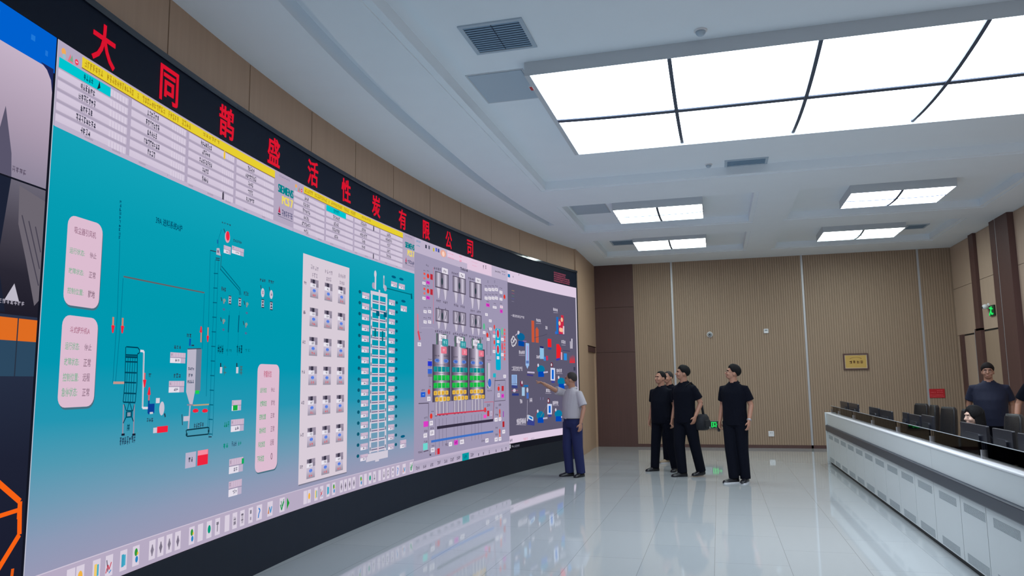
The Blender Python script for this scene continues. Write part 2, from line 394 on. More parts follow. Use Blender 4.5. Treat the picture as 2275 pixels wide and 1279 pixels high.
# ------------------------------------------------------------------ the curved display wall
def led_mat():
    m = bpy.data.materials.new('led_picture'); m.use_nodes = True; nt = m.node_tree; nt.nodes.clear()
    o = nt.nodes.new('ShaderNodeOutputMaterial'); e = nt.nodes.new('ShaderNodeEmission'); a = nt.nodes.new('ShaderNodeAttribute'); a.attribute_name = 'picture'
    nt.links.new(a.outputs['Color'], e.inputs[0]); nt.links.new(e.outputs[0], o.inputs[0]); return m
M['led'] = led_mat()
LAY = .0006
_txt = {}
def glyphs(t, fat=.0):
    key = (t, fat)
    if key not in _txt:
        c = bpy.data.curves.new('t', 'FONT'); c.body = t; c.resolution_u = 3; c.offset = fat; o = bpy.data.objects.new('t', c); COL.objects.link(o)
        bpy.context.view_layer.update()
        e = o.evaluated_get(bpy.context.evaluated_depsgraph_get()); me = e.to_mesh()
        v = [(p.co.x, p.co.y) for p in me.vertices]; f = [tuple(p.vertices) for p in me.polygons]; e.to_mesh_clear()
        bpy.data.objects.remove(o, do_unlink=True); bpy.data.curves.remove(c)
        x0 = min(p[0] for p in v); x1 = max(p[0] for p in v); y0 = min(p[1] for p in v); y1 = max(p[1] for p in v)
        _txt[key] = ([((p[0]-x0)/(x1-x0), (p[1]-y0)/(y1-y0)) for p in v], f)
    return _txt[key]
class Pic:
    "a picture on the display arc: flat coloured shapes in (s, z), one thin layer each"
    def __init__(s, kx=1., kz=1., kw=1.): s.v, s.f, s.c, s.kx, s.kz, s.kw = [], [], [], kx, kz, kw
    def face(s, pts, col, lay):
        cols = col if isinstance(col, list) else [col]*len(pts)
        o = len(s.v)
        s.v += [(p[0], p[1], lay) for p in pts]; s.f.append(tuple(range(o, o+len(pts)))); s.c.append([lin(c) for c in cols])
    def rect(s, a, b, col, lay=1, ds=.3):
        s0, s1 = sorted((a[0], b[0])); z0, z1 = sorted((a[1], b[1])); n = max(1, math.ceil((s1-s0)/ds))
        for k in range(n):
            p, q = s0+(s1-s0)*k/n, s0+(s1-s0)*(k+1)/n; s.face([(p, z0), (q, z0), (q, z1), (p, z1)], col, lay)
    def vgrad(s, s0, s1, stops, lay=0, ds=.3):
        n = max(1, math.ceil((s1-s0)/ds))
        for (z0, c0), (z1, c1) in zip(stops[:-1], stops[1:]):
            for k in range(n):
                p, q = s0+(s1-s0)*k/n, s0+(s1-s0)*(k+1)/n; s.face([(p, z0), (q, z0), (q, z1), (p, z1)], [c0, c0, c1, c1], lay)
    def hgrad(s, z0, z1, stops, lay=1, taper=None):
        for (a, ca), (b, cb) in zip(stops[:-1], stops[1:]):
            if taper is None: s.face([(a, z0), (b, z0), (b, z1), (a, z1)], [ca, cb, cb, ca], lay)
            else:
                m, k = taper; s.face([(m+(a-m)*k, z0), (m+(b-m)*k, z0), (b, z1), (a, z1)], [ca, cb, cb, ca], lay)
    def rrect(s, a, b, r, col, lay=1):
        s0, s1 = sorted((a[0], b[0])); z0, z1 = sorted((a[1], b[1])); ring = []
        for cx, cy, t in ((s1-r, z1-r, 0), (s0+r, z1-r, 90), (s0+r, z0+r, 180), (s1-r, z0+r, 270)):
            for k in range(6): q = math.radians(t+18*k); ring.append((cx+r*math.cos(q), cy+r*math.sin(q)))
        s.face(ring, col, lay)
    def line(s, p, q, w, col, lay=1):
        w *= s.kw
        dx, dz = q[0]-p[0], q[1]-p[1]; L = math.hypot(dx, dz) or 1; ux, uz = -dz/L*w/2, dx/L*w/2; n = max(1, math.ceil(L/.4))
        for k in range(n):
            a = (p[0]+dx*k/n, p[1]+dz*k/n); b = (p[0]+dx*(k+1)/n, p[1]+dz*(k+1)/n)
            s.face([(a[0]+ux, a[1]+uz), (b[0]+ux, b[1]+uz), (b[0]-ux, b[1]-uz), (a[0]-ux, a[1]-uz)], col, lay)
    def path(s, pts, w, col, lay=1):
        for a, b in zip(pts[:-1], pts[1:]): s.line(a, b, w, col, lay)
    def ell(s, c, rx, rz, col, lay=1, n=18):
        rx *= s.kx; rz *= s.kz
        s.face([(c[0]+rx*math.cos(2*math.pi*k/n), c[1]+rz*math.sin(2*math.pi*k/n)) for k in range(n)], col, lay)
    def poly(s, pts, col, lay=1): s.face(pts, col, lay)
    def text(s, t, a, b, col, lay=3):
        v, f = glyphs(t, .010); o = len(s.v); s0, s1 = sorted((a[0], b[0])); z0, z1 = sorted((a[1], b[1]))
        s.v += [(s0+(s1-s0)*p[0], z0+(z1-z0)*p[1], lay) for p in v]
        for q in f: s.f.append(tuple(o+i for i in q)); s.c.append([lin(col)]*len(q))
    def lump(s, a, b, n, col, lay=3, seed=1):
        "unreadable little caption: n glyph-like clusters of strokes"
        r = random.Random(seed+int(a[0]*977)+int(b[1]*3331)); s0, s1 = sorted((a[0], b[0])); z0, z1 = sorted((a[1], b[1])); w = (s1-s0)/n; h = z1-z0
        for k in range(n):
            x = s0+w*k
            for j in range(r.choice((2, 3))):
                xx = x+w*(.12+.7*r.random()*.8); s.rect((xx, z0+h*r.random()*.2), (xx+w*.13, z1-h*r.random()*.2), col, lay)
            for j in range(r.choice((2, 3))):
                zz = z0+h*(.1+.8*r.random()); s.rect((x+w*.1, zz), (x+w*.85, zz+h*.11), col, lay)
    def obj(s, name, parent, off=.004):
        vs = []
        for p in s.v: X, Y = arc(p[0], off+p[2]*LAY); vs.append((X, Y, p[1]))
        me = bpy.data.meshes.new(name); me.from_pydata(vs, [], s.f); me.materials.append(M['led'])
        at = me.color_attributes.new('picture', 'FLOAT_COLOR', 'CORNER'); at.data.foreach_set('color', [x for c in s.c for q in c for x in q])
        o = bpy.data.objects.new(name, me); COL.objects.link(o); o.parent = parent; return o
def B(x, y, w, h): return (x, y), (x+w, y+h)
ZT, ZB, ZN = 3.497, .405, 3.862
S_CAM, S_1, S_2, S_3, S_E = -4.68, -1.66, 1.352, 4.70, 7.765
S_L = -9.2
vw = thing('video_wall', 'giant curved LED video wall showing process diagrams above a dark plinth', 'video wall')
b = MB(); arcbox(b, S_L, S_E, 0, ZB-.004, -.04, .012); b.obj('plinth', M['plinth'], vw)
b = MB(); arcbox(b, S_L, S_E, ZB-.02, ZT+.02, -.045, .0); b.obj('cabinet_back', M['black_metal'], vw)
b = MB(); arcbox(b, S_E-.012, S_E+.03, 0, ZN, -.045, .014); b.obj('end_cover', M['black_metal'], vw)
bn = thing('led_banner', 'long black LED banner with red Chinese characters above the video wall', 'LED sign')
b = MB(); arcbox(b, S_L, S_E+.03, ZT, ZN-.045, -.045, .008); b.obj('panel', M['banner'], bn)
b = MB(); arcbox(b, S_L, S_E+.03, ZN-.045, ZN, -.045, .022); b.obj('top_rail', M['rail'], bn)
CH = [('大', 203, 253, 57, 143), ('同', 353, 393, 150, 234), ('鹊', 485, 517, 237, 307), ('盛', 592, 620, 309, 365), ('活', 682, 704, 358, 412), ('性', 757, 777, 400, 448), ('炭', 824, 844, 437, 480), ('有', 884, 901, 469, 506), ('限', 938, 953, 493, 530), ('公', 988, 1003, 517, 549), ('司', 1036, 1050, 535, 568)]
def raised_text(t, name, parent, mt, s0, s1, z0, z1, off=.009, th=.004):
    v, f = glyphs(t, .014); n = len(v); vs = []
    for o in (off, off+th):
        for p in v: X, Y = arc(s0+(s1-s0)*p[0], o); vs.append((X, Y, z0+(z1-z0)*p[1]))
    me = bpy.data.meshes.new(name); edges = {}
    fs = [tuple(q) for q in f]
    for q in fs:
        for i in range(len(q)): e = (q[i], q[(i+1) % len(q)]); edges[e] = edges.get(e, 0)+1
    out = [tuple(i+n for i in q) for q in fs]+[q[::-1] for q in fs]
    for (a, c) in edges:
        if (c, a) not in edges: out.append((a, c, c+n, a+n))
    me.from_pydata(vs, [], out); me.materials.append(mt); o = bpy.data.objects.new(name, me); COL.objects.link(o); o.parent = parent
for c, x0, x1, y0, y1 in CH:
    s, z = S((x0+x1)/2, (y0+y1)/2)
    raised_text(c, 'letter', bn, M['red_led'], s-.108, s+.108, z-.128, z+.128)
b = MB(); r = random.Random(3)
for row in range(5):
    z = 3.71-.042*row; s = 6.72
    while s < 7.40-(.16 if row < 2 else 0): w = .02+.035*r.random(); arcbox(b, s, s+w, z-.012-.008*r.random(), z+.012, .008, .0095); s += w+.012
b.obj('small_text', M['dim_led'], bn)
DARK = (38, 58, 78); INK = (40, 42, 62); RED = (235, 35, 60); WHT = (226, 216, 230)
def valbox(p, a, b, n=2, col=(205, 192, 212), lay=2, seed=0):
    "grey reading box with a white value line"
    s0, s1 = sorted((a[0], b[0])); z0, z1 = sorted((a[1], b[1])); h = z1-z0; w = s1-s0
    p.rect((s0, z0), (s1, z1), (188, 176, 200), lay); p.rect((s0, z0+h*.55), (s1, z1), (200, 178, 200), lay+1); p.rect((s0, z0+h*.49), (s1, z0+h*.53), (130, 120, 150), lay+1)
    p.rect((s0, z0), (s0+w*.68, z0+h*.48), (228, 222, 234), lay+1)
    p.lump((s0+w*.3, z0+h*.1), (s0+w*.62, z0+h*.4), n, (90, 90, 115), lay+2, seed)
    p.lump((s0+w*.04, z0+h*.65), (s0+w*.16, z0+h*.92), 1, (150, 138, 160), lay+2, seed)
    for k in range(4): p.rect((s0+w*(.25+.17*k), z0+h*.6), (s0+w*(.27+.17*k), z0+h*.95), (216, 204, 222), lay+2)
def header(parent, s0, s1, cyan, marks, logo):
    p = Pic(); p.rect((s0, 3.0), (s1, ZT), (178, 166, 190), 0); p.rect((s0+.01, 2.998), (s1, 3.03), (190, 178, 202), 1)
    w = s1-s0
    # icons, yellow alarm line
    p.ell((s0+.045, 3.445), .018, .02, (238, 170, 90), 1); p.ell((s0+.05, 3.418), .014, .016, (150, 190, 205), 2)
    p.poly([(s0+.08, 3.405), (s0+.125, 3.405), (s0+.10, 3.455)], (225, 120, 140), 1); p.poly([(s0+.095, 3.415), (s0+.125, 3.415), (s0+.115, 3.455)], (120, 170, 140), 2)
    p.ell((s0+.155, 3.43), .016, .018, (235, 70, 95), 1); p.rect((s0+.147, 3.427), (s0+.163, 3.433), (235, 220, 230), 2)
    y0, y1 = s0+.20, s0+2.66
    p.rect((y0, 3.420), (y1, 3.485), (230, 206, 48), 1); p.rect((y0, 3.414), (y1, 3.420), (130, 95, 50), 1)
    x = y0+.02
    for q, n in ((.17, 7), (.27, 11), (.02, 1), (.26, 10), (.13, 5), (.12, 4)): p.lump((x, 3.430), (x+q, 3.477), n, (180, 143, 28), 2); x += q+.035
    p.lump((x+.12, 3.442), (x+.36, 3.475), 6, (180, 145, 30), 2)
    # four columns of six buttons
    cols = [(s0+.012, s0+.645), (s0+.68, s0+1.31), (s0+1.345, s0+1.985), (s0+2.02, s0+2.65)]
    for ci, (a, c) in enumerate(cols):
        z_ = 3.40 if ci == 0 else 3.412; rh = (z_-3.03)/6+.003
        for r in range(6):
            zt = z_-rh*r; zb = zt-rh
            p.vgrad(a, c, [(zb+.002, (168, 158, 180)), (zb+.014, (178, 166, 188)), (zb+.020, (208, 196, 216)), (zt-.008, (212, 200, 220)), (zt-.002, (196, 184, 206))], 1)
            cy = cyan == (ci, r)
            if cy: p.rect((a, zb+.004), (a+.455, zt), (0, 196, 206), 2)
            if r < 5 or ci == 0:
                n = (4, 6, 7, 5, 8, 4)[(r+ci) % 6]; o = .20 if ci == 0 else .18; p.lump((a+o-.011*n+.05, zb+.014), (a+o+.011*n+.05, zt-.008), n, INK if not cy else (0, 90, 110), 3, ci*7+r)
            for k in range(6): p.rect((c-.175+.029*k, zb+.016), (c-.157+.029*k, zt-.01), (216, 205, 223), 2); p.rect((c-.157+.029*k, zb+.016), (c-.153+.029*k, zt-.01), (196, 184, 206), 2)
    for ci, r, col in marks:
        a, c = cols[ci]; rh = (3.412-3.03)/6+.003; zt = 3.412-rh*r; p.rect((c-.165, zt-rh+.008), (c-.14, zt-.006), col, 4); p.ell((c-.152, zt-.004), .008, .012, col, 4)
    if cyan == (0, 0): p.poly([(s0+.34, 3.34), (s0+.36, 3.40), (s0+.37, 3.36)], (20, 40, 50), 4)
    a = s0+2.70
    p.lump((a+.03, 3.455), (a+.24, 3.475), 8, (140, 128, 155), 2); p.lump((a+.03, 3.43), (a+.2, 3.45), 7, (190, 160, 180), 2)
    def bold(t, q0, q1, col, d):
        for o in (-d, 0, d): p.text(t, (q0[0]+o, q0[1]), (q1[0]+o, q1[1]), col, 3)
    bold('SIEMENS', (a+.025, 3.308), (a+.305, 3.385), (0, 128, 136), .005)
    bold('PCS 7', (a+.10, 3.212), (a+.30, 3.29), (238, 218, 92), .005)
    p.poly([(a+.035, 3.12), (a+.075, 3.12), (a+.055, 3.185)], (190, 40, 80), 2); p.rect((a+.03, 3.10), (a+.08, 3.112), INK, 2)
    p.lump((a+.10, 3.10), (a+.305, 3.16), 6, (70, 72, 110), 2); p.rect((a+.03, 3.085), (a+.305, 3.089), (90, 90, 120), 2)
    return p.obj('header_panel', parent)
def teal(p, s0, s1):
    p.vgrad(s0, s1, [(.58, (152, 152, 180)), (.75, (140, 153, 181)), (.95, (112, 154, 180)), (1.15, (80, 153, 178)), (1.38, (36, 150, 178)), (1.7, (2, 150, 176)), (2.1, (0, 152, 174)), (2.6, (6, 156, 178)), (3.0, (18, 162, 184))], 0)
ICON = [(200, 188, 206), (238, 178, 70), (236, 200, 110), (190, 60, 80), (60, 160, 190), (40, 150, 60), (130, 122, 140), (120, 112, 130), (125, 118, 135), (120, 112, 132), (60, 150, 60), (190, 182, 200), (0, 150, 120), (150, 142, 160), (190, 182, 200), (195, 185, 205), (195, 185, 205), (120, 115, 130), (40, 120, 200), (60, 140, 180), (40, 150, 90)]
IX = [.358, .435, .575, .69, .826, .95, 1.12, 1.214, 1.31, 1.41, 1.58, 1.69, 1.806, 1.92, 2.055, 2.167, 2.28, 2.41, 2.537, 2.716, 2.927]
def toolbar(parent, s0, s1, sc=1., lead=False):
    p = Pic(); p.rect((s0, ZB), (s1, .583), (182, 170, 194), 0); p.rect((s0, .578), (s1, .584), (205, 195, 214), 1)
    if lead:
        p.poly([(s0+.01, .44), (s0+.01, .545), (s0+.055, .49)], (20, 150, 50), 2)
    for k, (x, c) in enumerate(zip(IX, ICON)):
        a = s0+x*sc-.035; w = .068 if k < 18 else .09
        p.rect((a, .432), (a+w, .555), (216, 206, 222), 1)
        m = a+w/2
        if k in (0, 11, 14): continue
        if 6 <= k <= 9: p.poly([(m-.018, .49), (m, .53), (m+.018, .49), (m, .45)], c, 2); p.rect((m-.006, .455), (m+.006, .525), c, 2)
        elif k == 3: p.path([(a+.005, .455), (m-.01, .50), (m, .47), (m+.02, .51)], .008, (200, 60, 80), 2); p.line((a+.01, .53), (m-.01, .46), .008, (90, 90, 110), 2); p.line((m, .45), (m+.02, .465), .008, (60, 140, 200), 2)
        elif k in (2, 4): p.rect((m-.02, .455), (m+.004, .53), c, 2); p.rect((m+.004, .46), (m+.02, .525), (70, 170, 200), 2)
        elif k in (5, 10): p.ell((m, .515), .016, .024, (50, 150, 60), 2); p.ell((m+.008, .47), .014, .02, (40, 130, 190), 2); p.ell((m+.016, .505), .008, .01, (235, 190, 60), 3)
        elif k == 20: p.path([(m-.03, .50), (m-.008, .45), (m+.03, .52)], .016, c, 2); p.path([(m-.02, .53), (m, .48), (m+.03, .54)], .01, c, 2)
        elif k == 19: p.poly([(a+.005, .455), (a+.03, .53), (a+.03, .455)], (200, 130, 90), 2); p.path([(m-.01, .51), (m+.01, .46), (m+.03, .51)], .016, (80, 150, 200), 2)
        elif k == 18: p.path([(m-.012, .53), (m+.012, .51), (m-.008, .48), (m-.016, .45)], .014, c, 2)
        elif k in (15, 16, 13): p.lump((a+.012, .45), (a+w-.012, .53), 1, (110, 104, 120), 2, k)
        elif k == 17: p.rect((m-.012, .505), (m+.012, .535), c, 2); p.rect((m-.01, .455), (m+.01, .48), (150, 140, 160), 2)
        else: p.ell((m, .495), .02, .03, c, 2)
    return p.obj('toolbar', parent)
# ---- left-hand camera pictures
d0 = Pic(); sC = S_CAM
d0.rect((S_L, ZB), (sC, ZT), (20, 22, 34), 0)
d0.rect((S_L, 3.29), (sC-.01, ZT), (0, 96, 206), 1)
for k in range(5): d0.rect((sC-.20-.5*k, 3.40), (sC-.17-.5*k, 3.43), (30, 120, 216), 2); d0.rect((sC-.09-.5*k, 3.36), (sC-.07-.5*k, 3.39), (30, 116, 214), 2); d0.rect((sC-.45-.5*k, 3.42), (sC-.42-.5*k, 3.45), (36, 124, 216), 2)
# picture one: pale sky, a dark shaft and a spire
d0.vgrad(S_L, sC-.02, [(2.63, (140, 132, 152)), (2.9, (168, 152, 172)), (3.30, (196, 178, 198))], 2)
d0.poly([(sC-.02, 3.31), (sC-.02, 3.17), (sC-.035, 3.24), (sC-.07, 3.285), (sC-.12, 3.31)], (30, 40, 90), 3)
d0.poly([(S_L, 2.63), (sC-.40, 2.63), (sC-.41, 2.85), (sC-.43, 3.15), (sC-.47, 3.30), (S_L, 3.30)], (78, 70, 86), 3)
d0.poly([(sC-.47, 2.63), (sC-.43, 2.63), (sC-.45, 3.20), (sC-.50, 3.28)], (52, 46, 62), 4)
d0.poly([(sC-.42, 2.63), (sC-.27, 2.63), (sC-.28, 2.75), (sC-.34, 2.98), (sC-.39, 2.76)], (88, 84, 106), 4)
for k in range(6): d0.rect((sC-.55-.01*k, 2.7+.09*k), (sC-.535-.01*k, 2.73+.09*k), (130, 122, 140), 5)
d0.lump((sC-.27, 2.66), (sC-.17, 2.69), 4, (90, 80, 100), 5)
# picture two: dim interior with a steep ramp
d0.vgrad(S_L, sC-.02, [(1.93, (30, 28, 40)), (2.15, (42, 40, 52)), (2.4, (74, 70, 82)), (2.62, (104, 100, 114))], 2)
d0.poly([(sC-.02, 2.56), (sC-.02, 2.02), (sC-.05, 1.99), (sC-.13, 2.22), (sC-.20, 2.40), (sC-.21, 2.60)], (108, 102, 112), 3)
d0.poly([(sC-.36, 2.62), (sC-.27, 2.62), (sC-.32, 2.2), (sC-.25, 1.94), (sC-.45, 1.94)], (28, 34, 52), 4)
for k in range(3): d0.line((sC-.18+.05*k, 2.45-.02*k), (sC-.03, 2.10+.09*k), .008, (70, 66, 80), 5)
d0.ell((sC-.52, 2.27), .07, .10, (112, 106, 116), 4); d0.ell((sC-.60, 2.47), .05, .08, (165, 158, 170), 4)
d0.poly([(sC-.26, 2.0), (sC-.16, 2.0), (sC-.2, 2.09)], (190, 186, 200), 5); d0.lump((sC-.3, 1.98), (sC-.12, 2.005), 7, (165, 160, 175), 6)
# picture three: orange band, grey-blue tank, dark yard with orange railings
d0.vgrad(S_L, sC-.02, [(ZB, (24, 26, 44)), (1.2, (30, 34, 52)), (1.93, (42, 52, 74))], 2)
d0.rect((S_L, 1.80), (sC-.02, 1.915), (222, 108, 34), 3); d0.rect((S_L, 1.62), (sC-.02, 1.80), (44, 72, 96), 3)
for q in (.16, .3, .46): d0.rect((sC-q, 1.62), (sC-q+.008, 1.915), (40, 50, 66), 4)
d0.rect((sC-.58, 1.35), (sC-.50, 1.60), (70, 62, 74), 3); d0.poly([(sC-.6, 1.31), (sC-.34, 1.37), (sC-.34, 1.42), (sC-.6, 1.36)], (112, 106, 116), 4); d0.poly([(sC-.6, 1.05), (sC-.40, 1.12), (sC-.40, 1.27), (sC-.6, 1.25)], (120, 112, 120), 4)
d0.lump((sC-.45, 1.17), (sC-.30, 1.20), 5, (195, 190, 200), 5)
d0.poly([(sC-.62, .93), (sC-.44, .91), (sC-.49, 1.05), (sC-.52, 1.14), (sC-.62, 1.14)], (240, 138, 28), 4); d0.poly([(sC-.50, 1.02), (sC-.46, 1.02), (sC-.51, 1.12)], (40, 30, 40), 5)
d0.poly([(sC-.62, .72), (sC-.44, .80), (sC-.44, .90), (sC-.62, .93)], (110, 108, 128), 3); d0.poly([(sC-.45, .85), (sC-.22, .5), (sC-.32, .5)], (84, 82, 104), 4)
OR = (248, 98, 20)
d0.path([(sC-.29, 1.155), (sC-.06, .985), (sC-.06, .90)], .03, OR, 5); d0.path([(sC-.06, .96), (sC-.05, .82), (sC-.34, .50)], .03, OR, 5); d0.line((sC-.29, .93), (sC-.06, .945), .022, OR, 5)
d0.line((sC-.25, .93), (sC-.22, .85), .022, OR, 5); d0.line((sC-.19, .68), (sC-.19, .55), .02, OR, 5); d0.line((sC-.35, .66), (sC-.2, .68), .018, OR, 5); d0.line((sC-.08, .66), (sC-.1, .43), .02, (226, 90, 20), 5)
d0.poly([(sC-.62, .43), (sC-.50, .43), (sC-.44, .58), (sC-.52, .66), (sC-.62, .58)], (78, 80, 100), 4)
dv = d0.obj('camera_display', vw)
# ---- process diagram one
d1 = Pic(.9, .55, .7); teal(d1, S_CAM, S_1)
d1.rect((S_CAM, .583), (S_CAM+.006, ZT), (190, 190, 205), 1)
def T(p, t, x0, y0, x1, y1, col, lay=3):
    "text with the top left and bottom right corner given where they show in the photograph"
    p.text(t, S(x0, y0), S(x1, y1), col, lay)
def L(p, n, x0, y0, x1, y1, col=DARK, lay=3): p.lump(S(x0, y0), S(x1, y1), n, col, lay, n)
def P(p, pts, w, col, lay=1): p.path([S(*q) for q in pts], w, col, lay)
def V(p, x0, y0, x1, y1, n=2): valbox(p, S(x0, y0), S(x1, y1), n, seed=int(x0))
TL = (0, 112, 140)
T(d1, '39A 进料系统A炉', 345, 479, 403, 516, (0, 62, 94))
[d1.lump((S(266.5-k*.3, 444+9*k)[0]-.012, S(266, 452+9*k)[1]), (S(266.5-k*.3, 444+9*k)[0]+.012, S(266, 444+9*k)[1]), 1, (0, 74, 108), 3, k) for k in range(10)]
P(d1, [(265, 534), (259, 700), (249, 850)], .007, TL); P(d1, [(272, 618), (266, 720), (255, 850)], .007, TL)
P(d1, [(273, 614), (453, 650)], .014, (96, 96, 100)); P(d1, [(453, 652), (448, 775)], .008, TL); P(d1, [(466, 556), (462, 720), (457, 880)], .008, TL)
P(d1, [(250, 850), (274, 850)], .022, (196, 150, 140), 2); P(d1, [(466, 556), (479, 559)], .01, DARK)
for x, y0, y1, up in ((250, 704, 735, 0), (271, 706, 736, 0), (446, 727, 760, 1), (461, 727, 757, 0)):
    P(d1, [(x, y0), (x-1, y1)], .024, (206, 130, 110), 2); a = S(x-1, y0+6 if up else y1-6); g_ = 1 if up else -1; d1.poly([(a[0]-.017, a[1]-g_*.018), (a[0]+.017, a[1]-g_*.018), (a[0]+.006, a[1]+g_*.028), (a[0]-.006, a[1]+g_*.028)], RED, 3)
L(d1, 4, 491, 491, 512, 503); P(d1, [(496, 508), (499, 517)], .014, DARK); c = S(504, 526.5); d1.ell(c, .042, .085, (216, 160, 180), 2); d1.ell((c[0]+.004, c[1]+.01), .03, .07, (240, 40, 66), 3)
P(d1, [(491, 510), (485, 528), (483, 548)], .006, TL); P(d1, [(482, 532), (482, 541)], .016, (20, 80, 160))
d1.poly([S(479, 565), S(480, 551), S(486, 551), S(489, 568)], (186, 178, 196), 2); d1.rect(S(481, 555), S(485, 562), (120, 110, 140), 3)
V(d1, 496, 544, 511, 566); L(d1, 6, 517, 530, 536, 543); V(d1, 514, 545, 540, 570, 3)
for y in (573, 577): P(d1, [(478, y), (487, y+1)], .01, DARK)
P(d1, [(491, 565), (489, 594), (489, 600)], .008, DARK); P(d1, [(488, 597), (530, 645), (531, 655)], .013, (0, 100, 124)); P(d1, [(491, 591), (532, 641), (534, 655)], .013, (0, 100, 124))
P(d1, [(477, 576), (463, 968)], .008, TL); P(d1, [(484, 576), (471, 968)], .008, TL)
for k in range(12): y = 607+k*32.4; x = 477-(y-576)*.0357; P(d1, [(x-2, y), (x+7, y+.6)], .011, (0, 96, 122))
P(d1, [(462, 970), (469, 970)], .012, DARK)
for x, y in ((490, 636), (540, 646)): L(d1, 3, x, y, x+11, y+13)
for x, y in ((507, 656), (529, 661), (580, 664), (599, 669)):
    d1.rect(S(x, y), S(x+5, y+20), (190, 180, 198), 2)
    for q in (0, 17): d1.rect(S(x-.3, y+q), S(x+5.3, y+q+3.2), (20, 50, 66), 3)
    d1.poly([S(x, y+5), S(x+5, y+5), S(x+2.5, y+10)], (40, 60, 80), 3); d1.poly([S(x, y+15), S(x+5, y+15), S(x+2.5, y+10)], (40, 60, 80), 3)
for x, y in ((490, 660), (541, 668), (489, 705), (539, 713)):
    P(d1, [(x, y), (x+2, y+9)], .014, DARK); d1.ell(S(x+7, y+7), .022, .025, (130, 150, 150), 2); d1.ell(S(x+6, y+27), .02, .018, (70, 110, 150), 2); P(d1, [(x+6, y+10), (x+6, y+14)], .02, (170, 120, 130), 2)
for x in (508, 530):
    P(d1, [(x, 700), (x-2, 738)], .02, (0, 88, 118)); P(d1, [(x+1, 690), (x-4, 790)], .005, TL)
for x, y in ((576, 617), (595, 621)):
    L(d1, 3, x, y, x+13, y+11); P(d1, [(x+2, y+16), (x+3, y+24)], .014, DARK); d1.ell(S(x+6.5, y+33), .032, .072, (205, 196, 212), 2); L(d1, 1, x+5, y+28, x+9, y+37, (120, 100, 130))
for x in (482, 524): L(d1, 3, x, 765, x+13, 786, (0, 60, 80)); L(d1, 2, x+18, 774, x+32, 782, (0, 120, 140))
for x in (489, 525): P(d1, [(x, 806), (x, 817)], .022, (30, 44, 60)); d1.rect(S(x-1.5, 815), S(x+3, 829), (206, 200, 214), 2); L(d1, 1, x+6, 810, x+13, 834, (60, 110, 120))
# bag filter tower
G = (0, 66, 90)
P(d1, [(279, 770), (305, 772), (309, 778), (308, 784), (304, 786)], .012, G); P(d1, [(278, 770), (276, 850), (272, 893)], .01, G); P(d1, [(304, 786), (303, 850), (299, 893)], .01, G)
for y in (788, 792, 793, 803, 827, 849, 873, 893): P(d1, [(278-(y-770)*.045, y), (304-(y-786)*.045, y+1)], .013, G)
for k in range(1, 5): P(d1, [(278+k*5.2, 793), (272.5+k*5.2, 893)], .007, G)
P(d1, [(274, 897), (279, 912), (294, 912), (297, 897)], .009, G); P(d1, [(285, 895), (281, 912)], .009, G); P(d1, [(287, 895), (292, 912)], .009, G)
d1.rect(S(278, 914), S(292, 927), (0, 80, 104), 2); d1.rect(S(281, 916), S(288, 924), (130, 150, 170), 3); P(d1, [(279, 925), (272, 940)], .012, G); P(d1, [(291, 925), (295, 936)], .012, G)
for x in (272, 296): P(d1, [(x+1, 898), (x-1, 964)], .016, (150, 140, 160)); d1.rect(S(x-4, 963), S(x+3, 967), (20, 30, 50), 3)
L(d1, 1, 280, 941, 287, 957, G); L(d1, 7, 264, 971, 299, 985, (30, 56, 84))
P(d1, [(310, 779), (318, 780), (315, 906), (327, 906)], .022, (220, 216, 228), 2); P(d1, [(317, 784), (314.5, 903)], .006, (96, 110, 130), 3)
for x, y0, y1, up in ((320, 828, 858, 0), (330, 862, 890, 1)): P(d1, [(x, y0), (x-1, y1)], .02, (224, 90, 96), 2); a = S(x-.5, y0+8 if up else y1-8); g_ = 1 if up else -1; d1.poly([(a[0]-.018, a[1]-g_*.02), (a[0]+.018, a[1]-g_*.02), (a[0]+.006, a[1]+g_*.03), (a[0]-.006, a[1]+g_*.03)], RED, 3)
d1.rect(S(327, 897), S(341, 917), (10, 62, 148), 2); P(d1, [(329, 889), (329, 920)], .02, (10, 60, 140), 2); d1.rect(S(331, 915), S(338, 919), (200, 200, 210), 3)
d1.rect(S(345, 884), S(353, 895), (214, 208, 220), 2); d1.ell(S(358, 907), .032, .085, (200, 194, 210), 2); P(d1, [(364, 918), (366, 926)], .02, DARK); L(d1, 1, 328, 829, 335, 838); L(d1, 3, 324, 928, 339, 937)
d1.rect(S(347.5, 947.5), S(371, 959), (240, 32, 58), 2); d1.rect(S(339, 950), S(347.5, 961), (206, 196, 212), 2)
# hopper with level bar
hop = [S(416, 775), S(443, 775), S(440, 862), S(432, 893), S(430, 905), S(424, 905), S(421, 893), S(412, 860)]
d1.poly([S(415, 775), S(435, 775), S(432, 868), S(426, 898), S(420, 898), S(412, 870)], (186, 182, 200), 2); d1.rect(S(435, 775), S(443.5, 868), (112, 124, 144), 2); d1.rect(S(432.5, 867), S(440.5, 874.5), (30, 205, 80), 4)
P(d1, [(415, 775), (445, 774)], .01, (60, 70, 90), 3)
L(d1, 4, 416, 815, 430, 823, (40, 60, 90)); L(d1, 2, 417, 830, 427, 838, (40, 60, 90)); L(d1, 4, 415, 843, 429, 852, (40, 60, 90))
P(d1, [(414, 899), (428, 899)], .014, (140, 130, 150), 3); P(d1, [(421, 900), (417, 952)], .024, (180, 172, 192), 1); P(d1, [(406, 930), (420, 929)], .05, (196, 188, 206), 2); P(d1, [(403, 920), (404, 944)], .012, DARK)
P(d1, [(428, 900), (463, 898)], .014, (190, 160, 120), 2); P(d1, [(463, 897), (460, 955)], .008, TL)
for x in (432, 453): d1.ell(S(x, 912), .036, .026, RED, 3); d1.poly([S(x+4, 907), S(x+4, 917), S(x+8, 912)], RED, 3)
